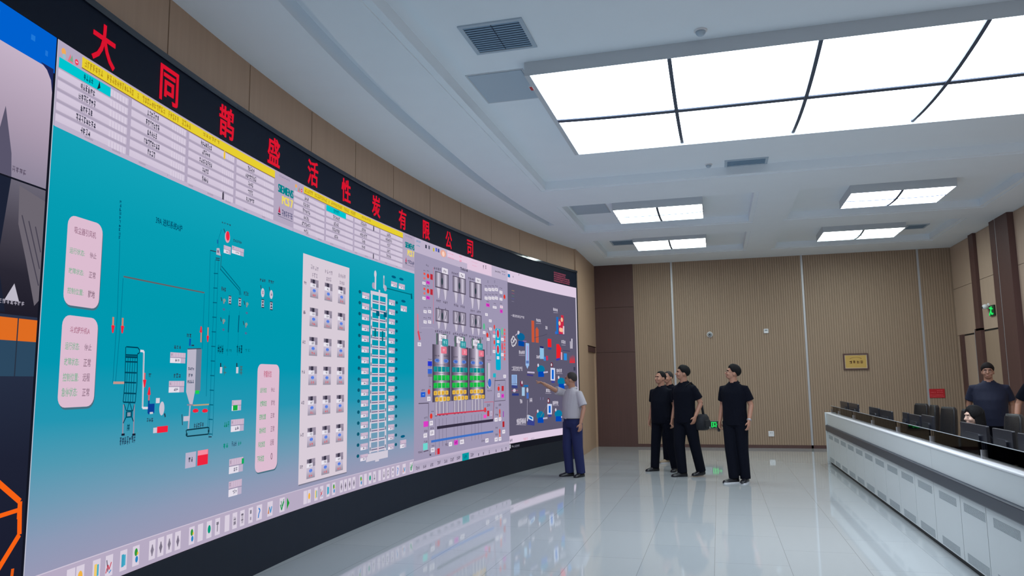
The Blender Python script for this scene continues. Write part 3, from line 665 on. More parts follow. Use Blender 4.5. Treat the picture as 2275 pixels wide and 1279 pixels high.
L(d1, 5, 429, 939, 451, 949); P(d1, [(412, 955), (414, 969), (461, 964), (463, 950), (460, 949), (413, 955)], .013, (10, 50, 66), 2); d1.ell(S(413, 965), .012, .024, (10, 50, 66), 3); d1.ell(S(462, 957), .012, .024, (10, 50, 66), 3)
P(d1, [(421, 752), (420, 768)], .03, (10, 80, 170), 3); P(d1, [(424, 767), (430, 767)], .014, DARK); L(d1, 2, 413, 740, 424, 750)
L(d1, 3, 385, 766, 401, 776); V(d1, 377, 782, 410, 807); L(d1, 3, 384, 829, 400, 840); V(d1, 374, 846, 407, 871)
d1.rect(S(411, 1006), S(433, 1036), (184, 178, 202), 2); L(d1, 2, 417, 1016, 427, 1026); d1.rect(S(438, 1001), S(460, 1030), (236, 36, 62), 2); d1.rect(S(438, 1001), S(460, 1008), (244, 140, 160), 3)
V(d1, 514, 889, 534, 911); d1.rect(S(516, 900), S(526, 911), (20, 170, 60), 5)
V(d1, 512, 932, 540, 956); L(d1, 3, 496, 937, 508, 949, (0, 130, 100)); L(d1, 2, 494, 984, 506, 995, (0, 140, 120)); L(d1, 3, 513, 981, 524, 991, (40, 70, 100)); L(d1, 2, 527, 980, 535, 989, (0, 130, 120))
V(d1, 508, 1020, 538, 1046); d1.rect(S(535.5, 1018), S(540, 1029), (10, 170, 90), 5); V(d1, 507, 1070, 535, 1096, 3)
dp1 = d1.obj('process_display', vw)
header(dp1, S_CAM+.006, S_1, (0, 0), [(2, 0, (235, 195, 50)), (2, 5, (70, 64, 80))], True); toolbar(dp1, S_CAM+.006, S_1)
# status cards
PK, PK2 = (220, 188, 208), (205, 170, 190)
def card(x0, y0, x1, y1, title, rows, tcol):
    p = Pic(); a, b = S(x0, y0), S(x1, y1); p.rrect((a[0]+.008, b[1]-.012), (b[0]+.006, a[1]-.01), .06, (70, 110, 128), 1); p.rrect(a, b, .06, PK, 2)
    T(p, *title, tcol)
    for t, q in rows: T(p, t, *q[:4], q[4], 3)
    return p.obj('status_card', dp1)
GR, BR = (128, 178, 148), (142, 112, 132); GR2 = (60, 170, 108)
card(150, 475, 217, 687, ('吸尘器引风机', 164, 502, 211, 531), [('运行状态:', (153, 548, 186, 570, GR)), ('停止', (198, 559, 212, 576, BR)), ('故障状态:', (151, 593, 184, 613, GR)), ('正常', (196, 602, 210, 620, BR)), ('控制位置:', (148, 637, 183, 657, GR)), ('就地', (194, 644, 208, 663, (120, 90, 110)))], (150, 108, 132))
card(137.5, 698, 206, 902, ('斗式提升机A', 154, 724, 197, 743), [('运行状态:', (143, 759, 174, 778, GR)), ('停止', (186, 763, 201, 779, BR)), ('故障状态:', (141, 794, 173, 812, GR)), ('正常', (184, 796, 199, 815, BR)), ('控制位置:', (138, 828, 172, 847, GR)), ('远程', (182, 829, 197, 847, BR)), ('急停状态:', (135, 861, 169, 880, GR)), ('正常', (181, 862, 196, 880, BR))], (168, 104, 130))
card(571.5, 808, 614, 1040, ('称重状态', 585, 823, 602, 838), [('运行状态', (577, 861, 591, 872, GR2)), ('停止', (601, 860, 609, 870, BR)), ('故障状态', (577, 890, 591, 902, GR2)), ('就地', (601, 888, 609, 900, BR)), ('控制位置', (575, 920, 589, 931, GR2)), ('正常', (600, 917, 608, 928, BR)), ('急停状态', (575, 950, 589, 961, GR2)), ('正常', (600, 946, 608, 958, BR)), ('料位状态', (573, 981, 587, 992, GR2)), ('远程', (599, 976, 607, 988, BR)), ('下料状态', (570, 1013, 585, 1024, GR2)), ('0', (600, 1006, 604, 1020, BR))], (190, 90, 120))
# ---- process diagram two
d2 = Pic(.8, .75, .8); teal(d2, S_1, S_2)
W2 = (208, 202, 216)
# tower
for (x, y0, y1) in ((832, 606, 645), (856, 603, 645)):
    pass
P(d2, [(833.5, 604), (833, 643)], .05, W2, 2); d2.ell(S(833, 609), .04, .06, W2, 2); d2.ell(S(829, 634), .05, .05, (170, 160, 186), 2); P(d2, [(852, 612), (852, 640)], .035, W2, 2); P(d2, [(852, 618), (852, 632)], .012, DARK, 3); d2.ell(S(855, 640), .05, .05, (180, 172, 196), 2); P(d2, [(842, 644), (842, 650)], .05, W2, 2)
P(d2, [(858, 640), (913, 654)], .016, (0, 104, 120)); P(d2, [(913, 652), (914, 664)], .05, (0, 90, 108))
d2.poly([S(822.5, 645), S(860, 653.5), S(859, 661), S(822.5, 653)], W2, 2)
xl0, xl1 = 825.0, 817.5
s_l, s_m, s_r = S(824.5, 700)[0], S(841.5, 700)[0], S(857.5, 700)[0]
zt, zb2 = S(841, 652)[1], S(838, 1003)[1]
for s, w in ((s_l, .045), (s_m, .035), (s_r, .045)): d2.rect((s-w/2, zb2), (s+w/2, zt), W2, 2)
nb = 17
for k in range(nb):
    z = zt-.11-(zt-zb2-.14)*k/(nb-1)
    d2.rect((s_l-.02, z-.02), (s_r+.02, z-.003), W2, 2); d2.rect((s_l+.03, z-.003), (s_r-.03, z+.01), (112, 104, 136), 2); d2.rect((s_l-.01 if k % 2 else s_l+.03, z+.01), (s_r+.01 if k % 2 else s_r-.03, z+.022), W2, 2)
    d2.rect((s_m-.018, z-.02), (s_m+.018, z+.022), (216, 190, 206), 3)
    if k < nb-1:
        for s in (s_l-.012, s_r-.012): d2.rect((s, z-.11), (s+.02, z-.07), (70, 96, 124), 3)
for s in (s_l+.12, s_m+.12): d2.rect((s, zt-.27), (s+.09, zt-.21), (0, 92, 120), 3)
d2.rect((s_l+.08, zt-.52), (s_l+.12, zt-.42), (0, 108, 120), 3); d2.rect((s_r-.12, zt-.56), (s_r-.08, zt-.44), (0, 108, 120), 3)
d2.rect((s_l-.1, zb2-.09), (s_r+.07, zb2-.005), W2, 2); d2.rect((s_m-.07, zb2-.11), (s_m+.03, zb2-.09), W2, 2)
for k in range(16):
    y = 651+k*(1009-651)/15; z = S(812, y+6)[1]; s0 = S(803.8, 655)[0]; valbox(d2, (s0, z-.034), (s0+.185, z+.036), 1, seed=k); d2.ell((s0-.06, z+.03), .04, .026, (10, 88, 112), 2)
    y = 664+k*(983-664)/15
    z = S(870, y+8)[1]; s0 = S(863.3, 670)[0]; valbox(d2, (s0, z-.034), (s0+.17, z+.034), 1, seed=k+40); d2.ell((s0+.22, z+.012), .04, .026, (10, 88, 112), 2)
for x, y in ((868, 624), (885, 629), (889.5, 678), (888, 978)): V(d2, x, y, x+13.5, y+15, 1); d2.ell(S(x+6, y-9), .08, .022, (0, 92, 128), 2)
dp2 = d2.obj('process_display', vw)
header(dp2, S_1, S_2, (1, 0), [(2, 0, (50, 50, 66)), (2, 5, (70, 66, 84))], True); toolbar(dp2, S_1, S_2, 1., True)
# white table of readings: three columns, seven rows
p = Pic(); a, b = S(672.5, 562), S(769, 1048); p.rect((a[0]+.008, b[1]-.012), (b[0]+.004, a[1]), (120, 120, 140), 1); p.rect(a, b, (216, 204, 216), 2)
cs = [S(x, y)[0] for x, y in ((688, 640), (720, 645), (750, 652))]
zr = [S(690, y)[1] for y in (639.5, 703.5, 769, 834, 901, 971, 1040)]
for j, s in enumerate(cs):
    p.lump((s+.0, 2.685), (s+.17, 2.735), 4, (156, 144, 162), 3); p.lump((s+.03, 2.61), (s+.15, 2.66), 3, (152, 140, 158), 3)
    for i, z in enumerate(zr):
        w = .17; h = .092
        p.vgrad(s, s+w, [(z-h, (150, 142, 158)), (z-h*.2, (196, 186, 206)), (z+h, (200, 190, 208))], 3)
        p.rect((s, z+h*.58), (s+w, z+h), (150, 140, 158), 4); p.rect((s+.012, z+h*.62), (s+.05, z+h*.94), (105, 98, 116), 5); p.rect((s+.046, z+h*.55), (s+.095, z+h*.98), (56, 52, 70), 5); p.rect((s+.12, z+h*.2), (s+w, z+h*.6), (140, 132, 150), 5)
        p.rect((s, z+h*.12), (s+.115, z+h*.52), (232, 228, 238), 4); p.lump((s+.05, z+h*.18), (s+.10, z+h*.46), 2, (80, 76, 100), 5)
        p.ell((s+.083, z-h*.22), .034, .017, (104, 140, 228), 4); p.lump((s+.05, z-h*.32), (s+.11, z-h*.1), 2, (60, 100, 210), 5)
        p.lump((s+.045, z-h*.86), (s+.12, z-h*.6), 2, (224, 84, 92), 5)
for i, z in enumerate(zr): p.lump((cs[0]-.135, z+.015), (cs[0]-.07, z+.055), 1+(i > 1), (110, 102, 122), 3, i)
p.obj('reading_table', dp2)
# ---- process diagram three: rows of silos
d3 = Pic(.9, .75, .8); BG3 = (158, 150, 178); d3.rect((S_2, ZB), (S_3, ZT), BG3, 0)
d3.rect((S_2, ZT-.20), (S_3, ZT), (190, 178, 202), 1); d3.rect((S_2+1.78, ZT-.19), (S_2+2.73-.02, ZT), (226, 200, 222), 2)
L(d3, 4, 923, 532, 934, 541, (60, 140, 180)); L(d3, 3, 924, 543, 933, 549, (60, 140, 180))
for x, y, c in ((944, 547, INK), (951, 549, (90, 90, 110)), (961, 554, (190, 180, 60)), (967, 554, (80, 100, 210)), (972, 556, (50, 60, 130))): d3.rect(S(x, y-4), S(x+3.2, y+5), c, 3)
d3.ell(S(984, 563), .11, .07, (232, 168, 150), 3); d3.ell(S(984, 564), .05, .05, (246, 210, 196), 4)
PKL = (236, 120, 150); s0 = S_2+1.0
d3.rect(S(993, 556), S(1070, 596), (226, 200, 222), 2)
L(d3, 5, 995, 561, 1007, 567, PKL); L(d3, 5, 995, 570, 1008, 577, PKL); L(d3, 2, 1020, 568, 1025, 573, PKL); L(d3, 2, 1020, 576, 1025, 583, PKL); L(d3, 7, 1047, 580, 1060, 586, (226, 150, 178)); L(d3, 7, 1048, 588, 1059, 593, (232, 140, 170))
for x in (1072, 1077): L(d3, 1, x, 588, x+3, 599, (70, 64, 84)); 
L(d3, 6, 1099, 600, 1112, 608, (60, 56, 76)); L(d3, 3, 1114, 601, 1122, 606, (60, 56, 76)); L(d3, 3, 1115, 607, 1122, 612, (110, 105, 160))
L(d3, 4, 1021, 592, 1039, 605, (46, 42, 60))
DKS, MDS, LTS = (88, 80, 100), (140, 132, 152), (206, 198, 216)
def silo(cx, yt, yb, yc, wpx):
    sl, zt_ = S(cx-wpx/2, yt); sr = S(cx+wpx/2, yt)[0]; zb_ = S(cx, yb)[1]; zc = S(cx, yc)[1]; m = (sl+sr)/2
    for a, b in ((sl, m), (m, sr)):
        st = [(a, DKS), (a+(b-a)*.2, MDS), (a+(b-a)*.5, LTS), (a+(b-a)*.8, MDS), (b, (70, 64, 84))]
        d3.hgrad(zb_, zt_, st, 2); d3.hgrad(zc, zb_, [(a+(b-a)*q, c) for q, c in ((.12, MDS), (.3, LTS), (.6, LTS), (.88, (120, 112, 134)))], 2, ((a+b)/2, .28))
    d3.ell((m, zb_+(zt_-zb_)*.45), .035, .07, (48, 62, 72), 4); d3.rect((sl, zb_-.01), (sr, zb_+.008), DKS, 3); d3.rect((sl, zt_-.008), (sr, zt_+.004), DKS, 3)
    return sl, sr, zt_, zc
for cx, yt in ((981, 602), (1019.5, 612), (1055.5, 624)):
    w = 30 if cx < 1000 else (29 if cx < 1040 else 27)
    sl, sr, zt_, zc = silo(cx, yt, yt+38, yt+62, w); m = (sl+sr)/2
    d3.lump((m-.28, zt_+.02), (m-.03, zt_+.06), 4, DKS, 3); d3.rect((m, zt_+.005), (m+.2, zt_+.085), (228, 222, 234), 3); d3.lump((m+.05, zt_+.02), (m+.15, zt_+.06), 2, DKS, 4)
    for q in (-.25, .25):
        mm = m+(sr-sl)*q; d3.lump((mm-.08, zc-.06), (mm+.08, zc-.02), 3, DKS, 3); d3.path([(mm, zc-.12), (mm+.03, zc-.2), (mm, zc-.28)], .02, (70, 64, 84), 3)
for cx, yt in ((981.5, 684), (1020, 690), (1056, 697)):
    sl, sr, zt_, zc = silo(cx, yt, yt+30, yt+47, 29 if cx < 1050 else 26); m = (sl+sr)/2
    d3.lump((m-.25, zc-.06), (m+.28, zc-.02), 8, DKS, 3); d3.rect((m-.11, zc-.17), (m+.13, zc-.08), (228, 222, 234), 3); d3.lump((m-.05, zc-.15), (m+.08, zc-.1), 3, DKS, 4)
    for q in (-.17, .19): d3.path([(m+q, zc-.07), (m+q-.02, zc-.12), (m+q, zc-.18)], .02, DKS, 3)
# big silos
for i, (x0, x1) in enumerate(((960, 1000), (1001.5, 1040), (1041, 1077))):
    xm = (x0+x1)/2; sl, sr = S(x0, 860)[0], S(x1, 860)[0]; m = (sl+sr)/2; w = sr-sl; zt_ = S(xm, 766+(xm-980)*.11)[1]; zb_ = S(xm, 892-(xm-980)*.07)[1]
    zh = zt_+.16
    d3.hgrad(zt_, zh, [(m-w*.3, (84, 132, 110)), (m-w*.2, DKS), (m-w*.08, LTS), (m+.1*w, (70, 66, 86)), (m+.28*w, (90, 140, 120))], 2); d3.rect((m+.02, zt_-.01), (m+.22, zt_+.09), (50, 150, 160), 4); d3.lump((m+.06, zt_+.01), (m+.18, zt_+.07), 2, (150, 215, 220), 5)
    d3.hgrad(zb_, zt_, [(sl, (60, 54, 72)), (sl+w*.12, (96, 88, 108)), (sl+w*.36, (160, 150, 172)), (m, (226, 218, 232)), (sl+w*.64, (150, 140, 162)), (sl+w*.88, (86, 78, 98)), (sr, (58, 52, 70))], 2)
    H_ = zt_-zb_
    d3.rrect((m-.02+(.09 if i else 0), zt_-H_*.15), (m+.17+(.09 if i else 0), zt_-H_*.03), .015, (230, 120, 142), 4); d3.lump((m+.03+(.09 if i else 0), zt_-H_*.12), (m+.12+(.09 if i else 0), zt_-H_*.06), 1, (240, 180, 190), 5)
    for q in (-.15, .15): d3.lump((m+q-.08, zt_-H_*.21), (m+q+.08, zt_-H_*.18), 3, (70, 62, 84), 4); d3.ell((m+q, zt_-H_*.28), .09, H_*.045, (92, 128, 206), 4); d3.lump((m+q-.04, zt_-H_*.30), (m+q+.04, zt_-H_*.26), 2, (30, 60, 160), 5)
    for row, (c, q) in enumerate((((22, 136, 148), .43), ((28, 186, 70), .58), ((28, 186, 70), .715))):
        d3.lump((sl+w*.1, zt_-H_*(q-.065)), (sr-w*.1, zt_-H_*(q-.09)), 12, (92, 80, 104), 4, row)
        for k in range(4): a = sl+w*(.06+.225*k); d3.rect((a, zt_-H_*(q+.045)), (a+w*.205, zt_-H_*(q-.045)), c, 4); d3.rect((a+w*.04, zt_-H_*(q+.03)), (a+w*.17, zt_-H_*(q+.022)), (18, 130, 90), 5)
        d3.rect((m-.018, zt_-H_*(q+.045)), (m+.012, zt_-H_*(q-.045)), (150, 210, 170), 6)
    for row, q in enumerate((.845, .955)):
        d3.lump((sl+w*.14, zt_-H_*(q-.06)), (sr-w*.1, zt_-H_*(q-.08)), 10, (84, 76, 100), 4, row)
        for k in range(4): a = sl+w*((.07 if row == 0 else .15)+.21*k); d3.rrect((a, zt_-H_*(q+.036)), (a+w*.175, zt_-H_*(q-.036)), .012, (240, 198, 72), 4); d3.ell((a+w*.085, zt_-H_*q), .03, .03, (206, 150, 60), 5)
    for k in range(4):
        a = sl+w*(.2+.2*k); d3.rect((a-.035, zb_-.19), (a-.022, zb_), (84, 76, 98), 3); d3.rect((a+.022, zb_-.19), (a+.035, zb_), (84, 76, 98), 3); d3.rect((a-.022, zb_-.18), (a+.022, zb_), (196, 188, 206), 3); d3.rect((a-.035, zb_-.195), (a+.035, zb_-.185), (84, 76, 98), 3)
        d3.rect((a-.03, zb_-.62), (a-.022, zb_-.23), (104, 96, 120), 3)
P(d3, [(970, 921), (1080, 911)], .028, (205, 60, 84), 4); P(d3, [(970, 911), (970, 921)], .014, (205, 60, 84), 4); P(d3, [(970, 950), (1095, 933)], .05, (52, 46, 66), 4); P(d3, [(1095, 933), (1100, 830)], .016, DKS, 3)
P(d3, [(957, 980.5), (1095, 958)], .04, (62, 112, 196), 4)
P(d3, [(1075, 893), (1096, 892), (1094, 931), (1074, 934)], .01, (205, 80, 100), 4)
MG = (216, 60, 196)
def wb(x, y, w=7, h=8, c=(230, 224, 234)): d3.rect(S(x, y), S(x+w, y+h), c, 4); L(d3, 2, x+1.5, y+2, x+w-1.5, y+h-2, (130, 120, 145) if c[1] > 200 else (120, 30, 110), 5)
def cap(x, y, w=8, h=4): L(d3, max(2, int(w/2.5)), x, y, x+w, y+h, DKS, 4)
def rede(x, y, h=14): d3.ell(S(x, y), .045, S(x, y-h/2)[1]-S(x, y)[1], (226, 52, 40), 4)
for y in (600, 633.5):
    cap(940, y-1, 5, 4); cap(947, y, 6, 4); d3.rect(S(940, y+5), S(944, y+11), (232, 80, 70), 4); d3.rect(S(940, y+15), S(944, y+21), (226, 110, 110), 4); rede(950, y+13, 14); d3.rect(S(955, y+8), S(960.5, y+22), (186, 42, 58), 4); wb(937.5, y+25, 7, 8); wb(946, y+23, 8, 9, MG)
L(d3, 2, 945, 586, 952, 593, (90, 84, 104)); P(d3, [(962, 594), (962, 719)], .014, (214, 110, 130), 3)
for y in (681, 704): 
    for x in (940, 950): cap(x, y, 7, 4); wb(x, y+7, 7, 8)
P(d3, [(927, 697), (928, 735)], .04, (222, 120, 140), 3); P(d3, [(928, 735), (932, 755)], .06, (214, 70, 90), 3); cap(931, 737, 5, 3); wb(927, 760, 7.5, 9)
P(d3, [(935, 728), (960, 728), (968, 733)], .008, (176, 168, 192), 2)
for y, c in ((802, (36, 52, 206)), (819, (52, 100, 206))): d3.rect(S(949.5, y), S(959, y+11), c, 4); cap(950, y-6, 8, 4)
d3.rect(S(950, 830), S(959, 837), (120, 116, 140), 4); P(d3, [(953, 838), (951, 940)], .008, DKS, 3); P(d3, [(957, 838), (955, 890)], .008, DKS, 3)
d3.rect(S(934, 871), S(944, 881.5), (30, 90, 206), 4); cap(935, 864, 8, 4); L(d3, 3, 937, 875, 942, 878, (150, 200, 240), 5)
rede(952, 870, 16); wb(948, 881, 7.5, 9); cap(952, 857, 4, 3); P(d3, [(929, 896), (951, 895)], .016, DKS, 3); P(d3, [(951, 895), (951, 985)], .01, DKS, 3)
for x, y in ((957, 924),): rede(x, y, 16); wb(953.5, 935, 7.5, 9); cap(957, 912, 6, 3)
d3.rect(S(940, 936), S(950.5, 947), MG, 4); cap(941, 926, 8, 4); wb(940, 963, 8, 8); cap(941, 955, 8, 4); wb(954, 956, 10, 10); cap(955, 949, 8, 4)
d3.rect(S(939, 985), S(949, 998), (110, 214, 206), 4); cap(941, 979, 8, 4); P(d3, [(953.5, 984), (953.5, 1010)], .045, (150, 142, 164), 3); P(d3, [(953.5, 1010), (957, 1010)], .03, DKS, 4); wb(956.5, 995, 8, 8); cap(958, 988, 6, 3)
P(d3, [(968, 998), (967, 1010)], .03, (214, 90, 90), 4); d3.rect(S(970.5, 996), S(976, 1008), (206, 36, 52), 4); L(d3, 5, 928, 1002, 938, 1006, DKS, 4); P(d3, [(940, 1003), (951, 1000)], .016, DKS, 3)
cap(988, 985, 7, 5); wb(996.5, 982, 7, 8); wb(1008, 978, 8.5, 9, MG); wb(1021, 977, 9, 8); cap(1069, 977, 7, 4); wb(1077.5, 974, 7, 8)
# right-hand groups
for x in (1076, 1084, 1091.5, 1099):
    for y in (633, 652): cap(x, y, 6, 4); wb(x, y+6, 6.5, 8)
cap(1109, 638, 6, 4); wb(1109, 645, 6.5, 8); cap(1109, 655, 6, 4); wb(1109, 661, 6.5, 7); rede(1120, 659, 13); wb(1079, 673, 8, 9, MG); wb(1094, 679, 8.5, 7); wb(1110, 678, 6.5, 7, (236, 210, 226)); wb(1110, 687, 6, 8.5, MG); cap(1080, 668, 6, 4); cap(1096, 672, 6, 4); cap(1110, 672, 5, 4)
for x in (1082, 1097): d3.rect(S(x, 622), S(x+2.5, 629), (140, 134, 160), 3)
wb(1077, 695, 6, 7); wb(1085.5, 709, 6, 7); wb(1086, 727, 6, 7); d3.ell(S(1074.5, 725), .045, .07, (90, 186, 140), 4); wb(1072, 735, 6, 7); rede(1082, 744, 14); wb(1081, 750, 6, 7); P(d3, [(1083, 728), (1089, 745), (1090, 790)], .016, (104, 98, 120), 3); P(d3, [(1081, 758), (1081, 788)], .02, (104, 98, 120), 3)
d3.rrect(S(1100, 729), S(1112, 822), .04, (0, 170, 206), 3)
for y in (741, 776): d3.ell(S(1105.5, y), .075, .11, (150, 196, 214), 4); d3.ell(S(1105.5, y), .045, .09, (206, 32, 60), 5)
wb(1103, 755, 5.5, 7); wb(1103, 791, 5.5, 7)
for y in (726, 760): d3.ell(S(1097.5, y), .03, .05, (226, 60, 50), 4); d3.rect(S(1095, y+9), S(1100, y+15), (226, 130, 160), 4); wb(1094, y+17, 6, 7)
for y in (736, 770): d3.ell(S(1115, y), .04, .09, (110, 190, 150) if y < 750 else (214, 90, 110), 4); wb(1112.5, y+14, 6, 7)
for k in range(9): d3.rect(S(1118.5, 730+k*8), S(1122, 736+k*8), (232, 96, 100), 4)
d3.rect(S(1083, 806), S(1088.5, 862), (196, 188, 208), 3); P(d3, [(1082, 805), (1082, 850)], .02, (60, 150, 100), 4); P(d3, [(1082, 858), (1084, 862)], .03, (60, 130, 90), 4); d3.ell(S(1087, 850), .07, .09, (52, 108, 200), 4); cap(1081, 798, 10, 3); cap(1082, 866, 10, 3)
d3.rect(S(1094.5, 829), S(1101, 838), (30, 176, 196), 4); wb(1117.5, 832, 6, 7); P(d3, [(1098, 845), (1122, 844)], .016, DKS, 3); P(d3, [(1098, 845), (1098, 890)], .01, (120, 112, 136), 3); P(d3, [(1122, 844), (1122, 890)], .01, (120, 112, 136), 3); P(d3, [(1098, 891), (1122, 889)], .012, DKS, 3)
rede(1107, 863, 14); d3.rect(S(1113.5, 857), S(1118.5, 868), (190, 40, 52), 4); wb(1104.5, 873, 5.5, 9, (214, 206, 222)); wb(1113, 875, 6, 8, MG); cap(1105, 853, 5, 3)
L(d3, 3, 1081, 897, 1088, 903, DKS, 4); rede(1077, 910, 15); d3.rect(S(1081.5, 912), S(1086, 924), (196, 40, 56), 4); d3.rect(S(1073.5, 921), S(1080, 928), (236, 80, 190), 4); wb(1088, 913, 5, 10, (190, 180, 204))
L(d3, 2, 1107, 896, 1113, 902, DKS, 4)
for y in (904, 948): cap(1100, y, 5, 4); cap(1100, y+15, 6, 4); d3.ell(S(1109.5, y+10), .03, .06, (214, 70, 60), 4); d3.ell(S(1109.5, y+19), .03, .045, (226, 120, 90), 4); wb(1098, y+24, 7, 7.5); wb(1107, y+23, 6, 7)
P(d3, [(1117.5, 913), (1117.5, 926)], .04, (150, 60, 170), 4); d3.rect(S(1115.5, 936), S(1120, 948), (176, 36, 46), 4); wb(1115, 955, 6.5, 7)
d3.vgrad(S_2, S_3, [(ZB, (190, 178, 202)), (.50, (176, 166, 190)), (.555, (198, 184, 208))], 2)
for k, (x, y, w) in enumerate(((923, 1036, 8), (939, 1032.5, 7), (955, 1028.5, 7), (971, 1024, 7), (986, 1020.5, 7), (1000, 1017, 8), (1014, 1013.5, 8), (1044, 1007, 8), (1061, 1006, 3), (1072, 1003.5, 3), (1085, 1000.5, 3), (1100, 997, 3), (1113, 994.5, 3), (1122, 992.5, 3))): L(d3, 3 if w > 4 else 1, x, y, x+w, y+7, (80, 74, 96), 4)
d3.rect(S(1026, 1007.5), S(1041, 1020), (0, 152, 160), 4); L(d3, 2, 1030, 1011, 1036, 1017, (20, 60, 110), 5)
d3.obj('process_display', vw)
# ---- dark plant overview, far right
d4 = Pic(); d4.rect((S_3, ZB), (S_E-.012, ZT), (22, 24, 32), 0); d4.rect((S_3, .511), (S_E-.012, ZT), (92, 88, 110), 1); d4.rect((S_3, 3.285), (S_E-.012, ZT), (222, 204, 226), 2); d4.rect((S_3, .511), (S_E-.012, .64), (222, 204, 226), 2); d4.rect((S_E-.055, .64), (S_E-.012, 3.285), (222, 214, 230), 2)
d4.rect(S(1127.5, 608), S(1132.5, 616.5), (20, 120, 180), 3); L(d4, 9, 1134, 607, 1150, 612, (222, 150, 172), 3); L(d4, 1, 1151.5, 608, 1153, 613, (60, 60, 80), 3); L(d4, 1, 1138, 612, 1140.5, 617, (130, 120, 140), 3)
L(d4, 2, 1132, 974, 1138, 982, (90, 86, 108), 3); L(d4, 5, 1162, 972, 1172, 977, (226, 160, 180), 3); L(d4, 3, 1179, 972, 1187, 975, (170, 160, 180), 3)
L(d4, 5, 1142, 988, 1154, 992, (120, 120, 136), 3); d4.rect(S(1131.7, 987), S(1134, 995.5), (200, 200, 210), 3); L(d4, 2, 1136, 989, 1141, 993, (150, 150, 160), 3)
LB = (206, 200, 214)
T(d4, '一期活性炭生产线', 1134.5, 697, 1164, 708, LB); T(d4, '二期活性炭生产线', 1136, 813, 1160, 824, LB)
for n, x0, y0, x1, y1 in ((4, 1228, 683, 1238.5, 692), (4, 1190.5, 707, 1201, 716), (2, 1211, 723.5, 1216, 732), (3, 1246.5, 755, 1256, 763.5), (4, 1152, 778, 1165.5, 787), (3, 1191, 788, 1199, 796.5), (4, 1235.5, 818, 1248, 827), (3, 1212, 863, 1222.5, 871), (2, 1154, 886, 1160, 896), (2, 1176, 884, 1182, 893), (4, 1227, 890, 1240, 898.5), (7, 1147, 929, 1168, 941)):
    L(d4, n, x0, y0, x1, y1, LB); L(d4, n, x0, y0+.5, x1, y1+.5, LB, 4)
for x0, y0, x1 in ((1229, 694, 1239), (1190, 718, 1202), (1247, 766, 1256), (1152, 789, 1166), (1235, 829, 1249), (1211, 873, 1224), (1227, 900, 1241), (1146, 943, 1168)): P(d4, [(x0, y0), (x1, y0+.6)], .012, (150, 144, 164), 3)
for y, c in ((646, (226, 180, 90)), (652, (190, 80, 110)), (658, (60, 150, 120)), (664, (70, 90, 180)), (670, (140, 136, 160))): L(d4, 3, 1136, y-2, 1142, y+1, c, 3)
ORG, RD, BL, LBL = (200, 86, 58), (236, 34, 44), (10, 84, 160), (150, 186, 232)
P(d4, [(1183, 712), (1183.8, 760)], .12, ORG, 3); P(d4, [(1192.5, 730), (1192.8, 761)], .13, ORG, 3); P(d4, [(1192.3, 727), (1192.5, 734)], .05, ORG, 3)
P(d4, [(1237.5, 704), (1237.5, 742)], .09, (24, 110, 196), 3); d4.rect(S(1240.5, 709), S(1247, 742), (206, 36, 84), 3); P(d4, [(1248.5, 700), (1249, 742)], .12, (200, 44, 70), 3); P(d4, [(1251.5, 724), (1251.5, 742)], .06, (222, 200, 214), 4); d4.rect(S(1232.5, 736), S(1237, 742), (50, 110, 200), 4); d4.rect(S(1236, 741.5), S(1254, 744), (40, 40, 110), 4)
for x, y in ((1242.5, 718), (1244, 732), (1247.5, 733), (1247.5, 710)): d4.ell(S(x, y), .05, .045, (246, 186, 150), 5)
P(d4, [(1266.5, 758), (1267, 774)], .03, (216, 210, 224), 3); P(d4, [(1270, 752), (1270, 774)], .05, (216, 210, 224), 3)
d4.rect(S(1216, 752), S(1224.5, 771), RD, 3); d4.rect(S(1217, 772), S(1224, 776), (44, 70, 160), 3)
d4.poly([S(1235.5, 800), S(1235.5, 764), S(1241, 764), S(1246.5, 774), S(1243, 797)], RD, 3); P(d4, [(1235, 798.5), (1243, 797)], .04, (60, 60, 170), 4)
P(d4, [(1247, 782), (1247, 799)], .06, (226, 170, 190), 4); d4.rect(S(1252, 784.5), S(1259, 800), (40, 140, 220), 3)
for k in range(4): d4.poly([S(1265+k*3, 806), S(1266+k*3, 790-k*1.5+(k == 3)*3), S(1267.8+k*3, 806)], (226, 40, 50), 3)
for x, y0, y1 in ((1171, 762, 812),): P(d4, [(x, y0), (x, y1)], .15, LBL, 3); P(d4, [(x, y0+6), (x, y1-12)], .05, (176, 150, 200), 4); d4.poly([S(x-3, y1), S(x+3, y1), S(x, y1+7)], LBL, 3); P(d4, [(x-3, y1-8), (x+3, y1-8)], .05, (92, 116, 176), 5)
P(d4, [(1203, 772), (1203.5, 797)], .18, (140, 190, 226), 3); P(d4, [(1203, 769), (1203, 773)], .16, (36, 40, 110), 4)
d4.rect(S(1207, 792), S(1212, 801), (60, 130, 200), 3); d4.rect(S(1212.5, 790), S(1217, 800), (196, 50, 90), 3)
d4.ell(S(1157, 748), .16, .07, (10, 100, 150), 3); P(d4, [(1151, 762), (1164, 764)], .09, (0, 70, 160), 3); P(d4, [(1144, 745), (1154, 737)], .02, (170, 164, 184), 3); d4.ell(S(1151, 738.5), .04, .035, (206, 202, 214), 4)
for x, y in ((1137.5, 757), (1142, 762), (1139, 764), (1144, 758), (1140, 752)): d4.ell(S(x, y), .06, .05, (206, 204, 214), 3); d4.ell(S(x, y), .03, .025, (92, 88, 110), 4)
P(d4, [(1161, 757.5), (1169, 758)], .016, (150, 110, 170), 3)
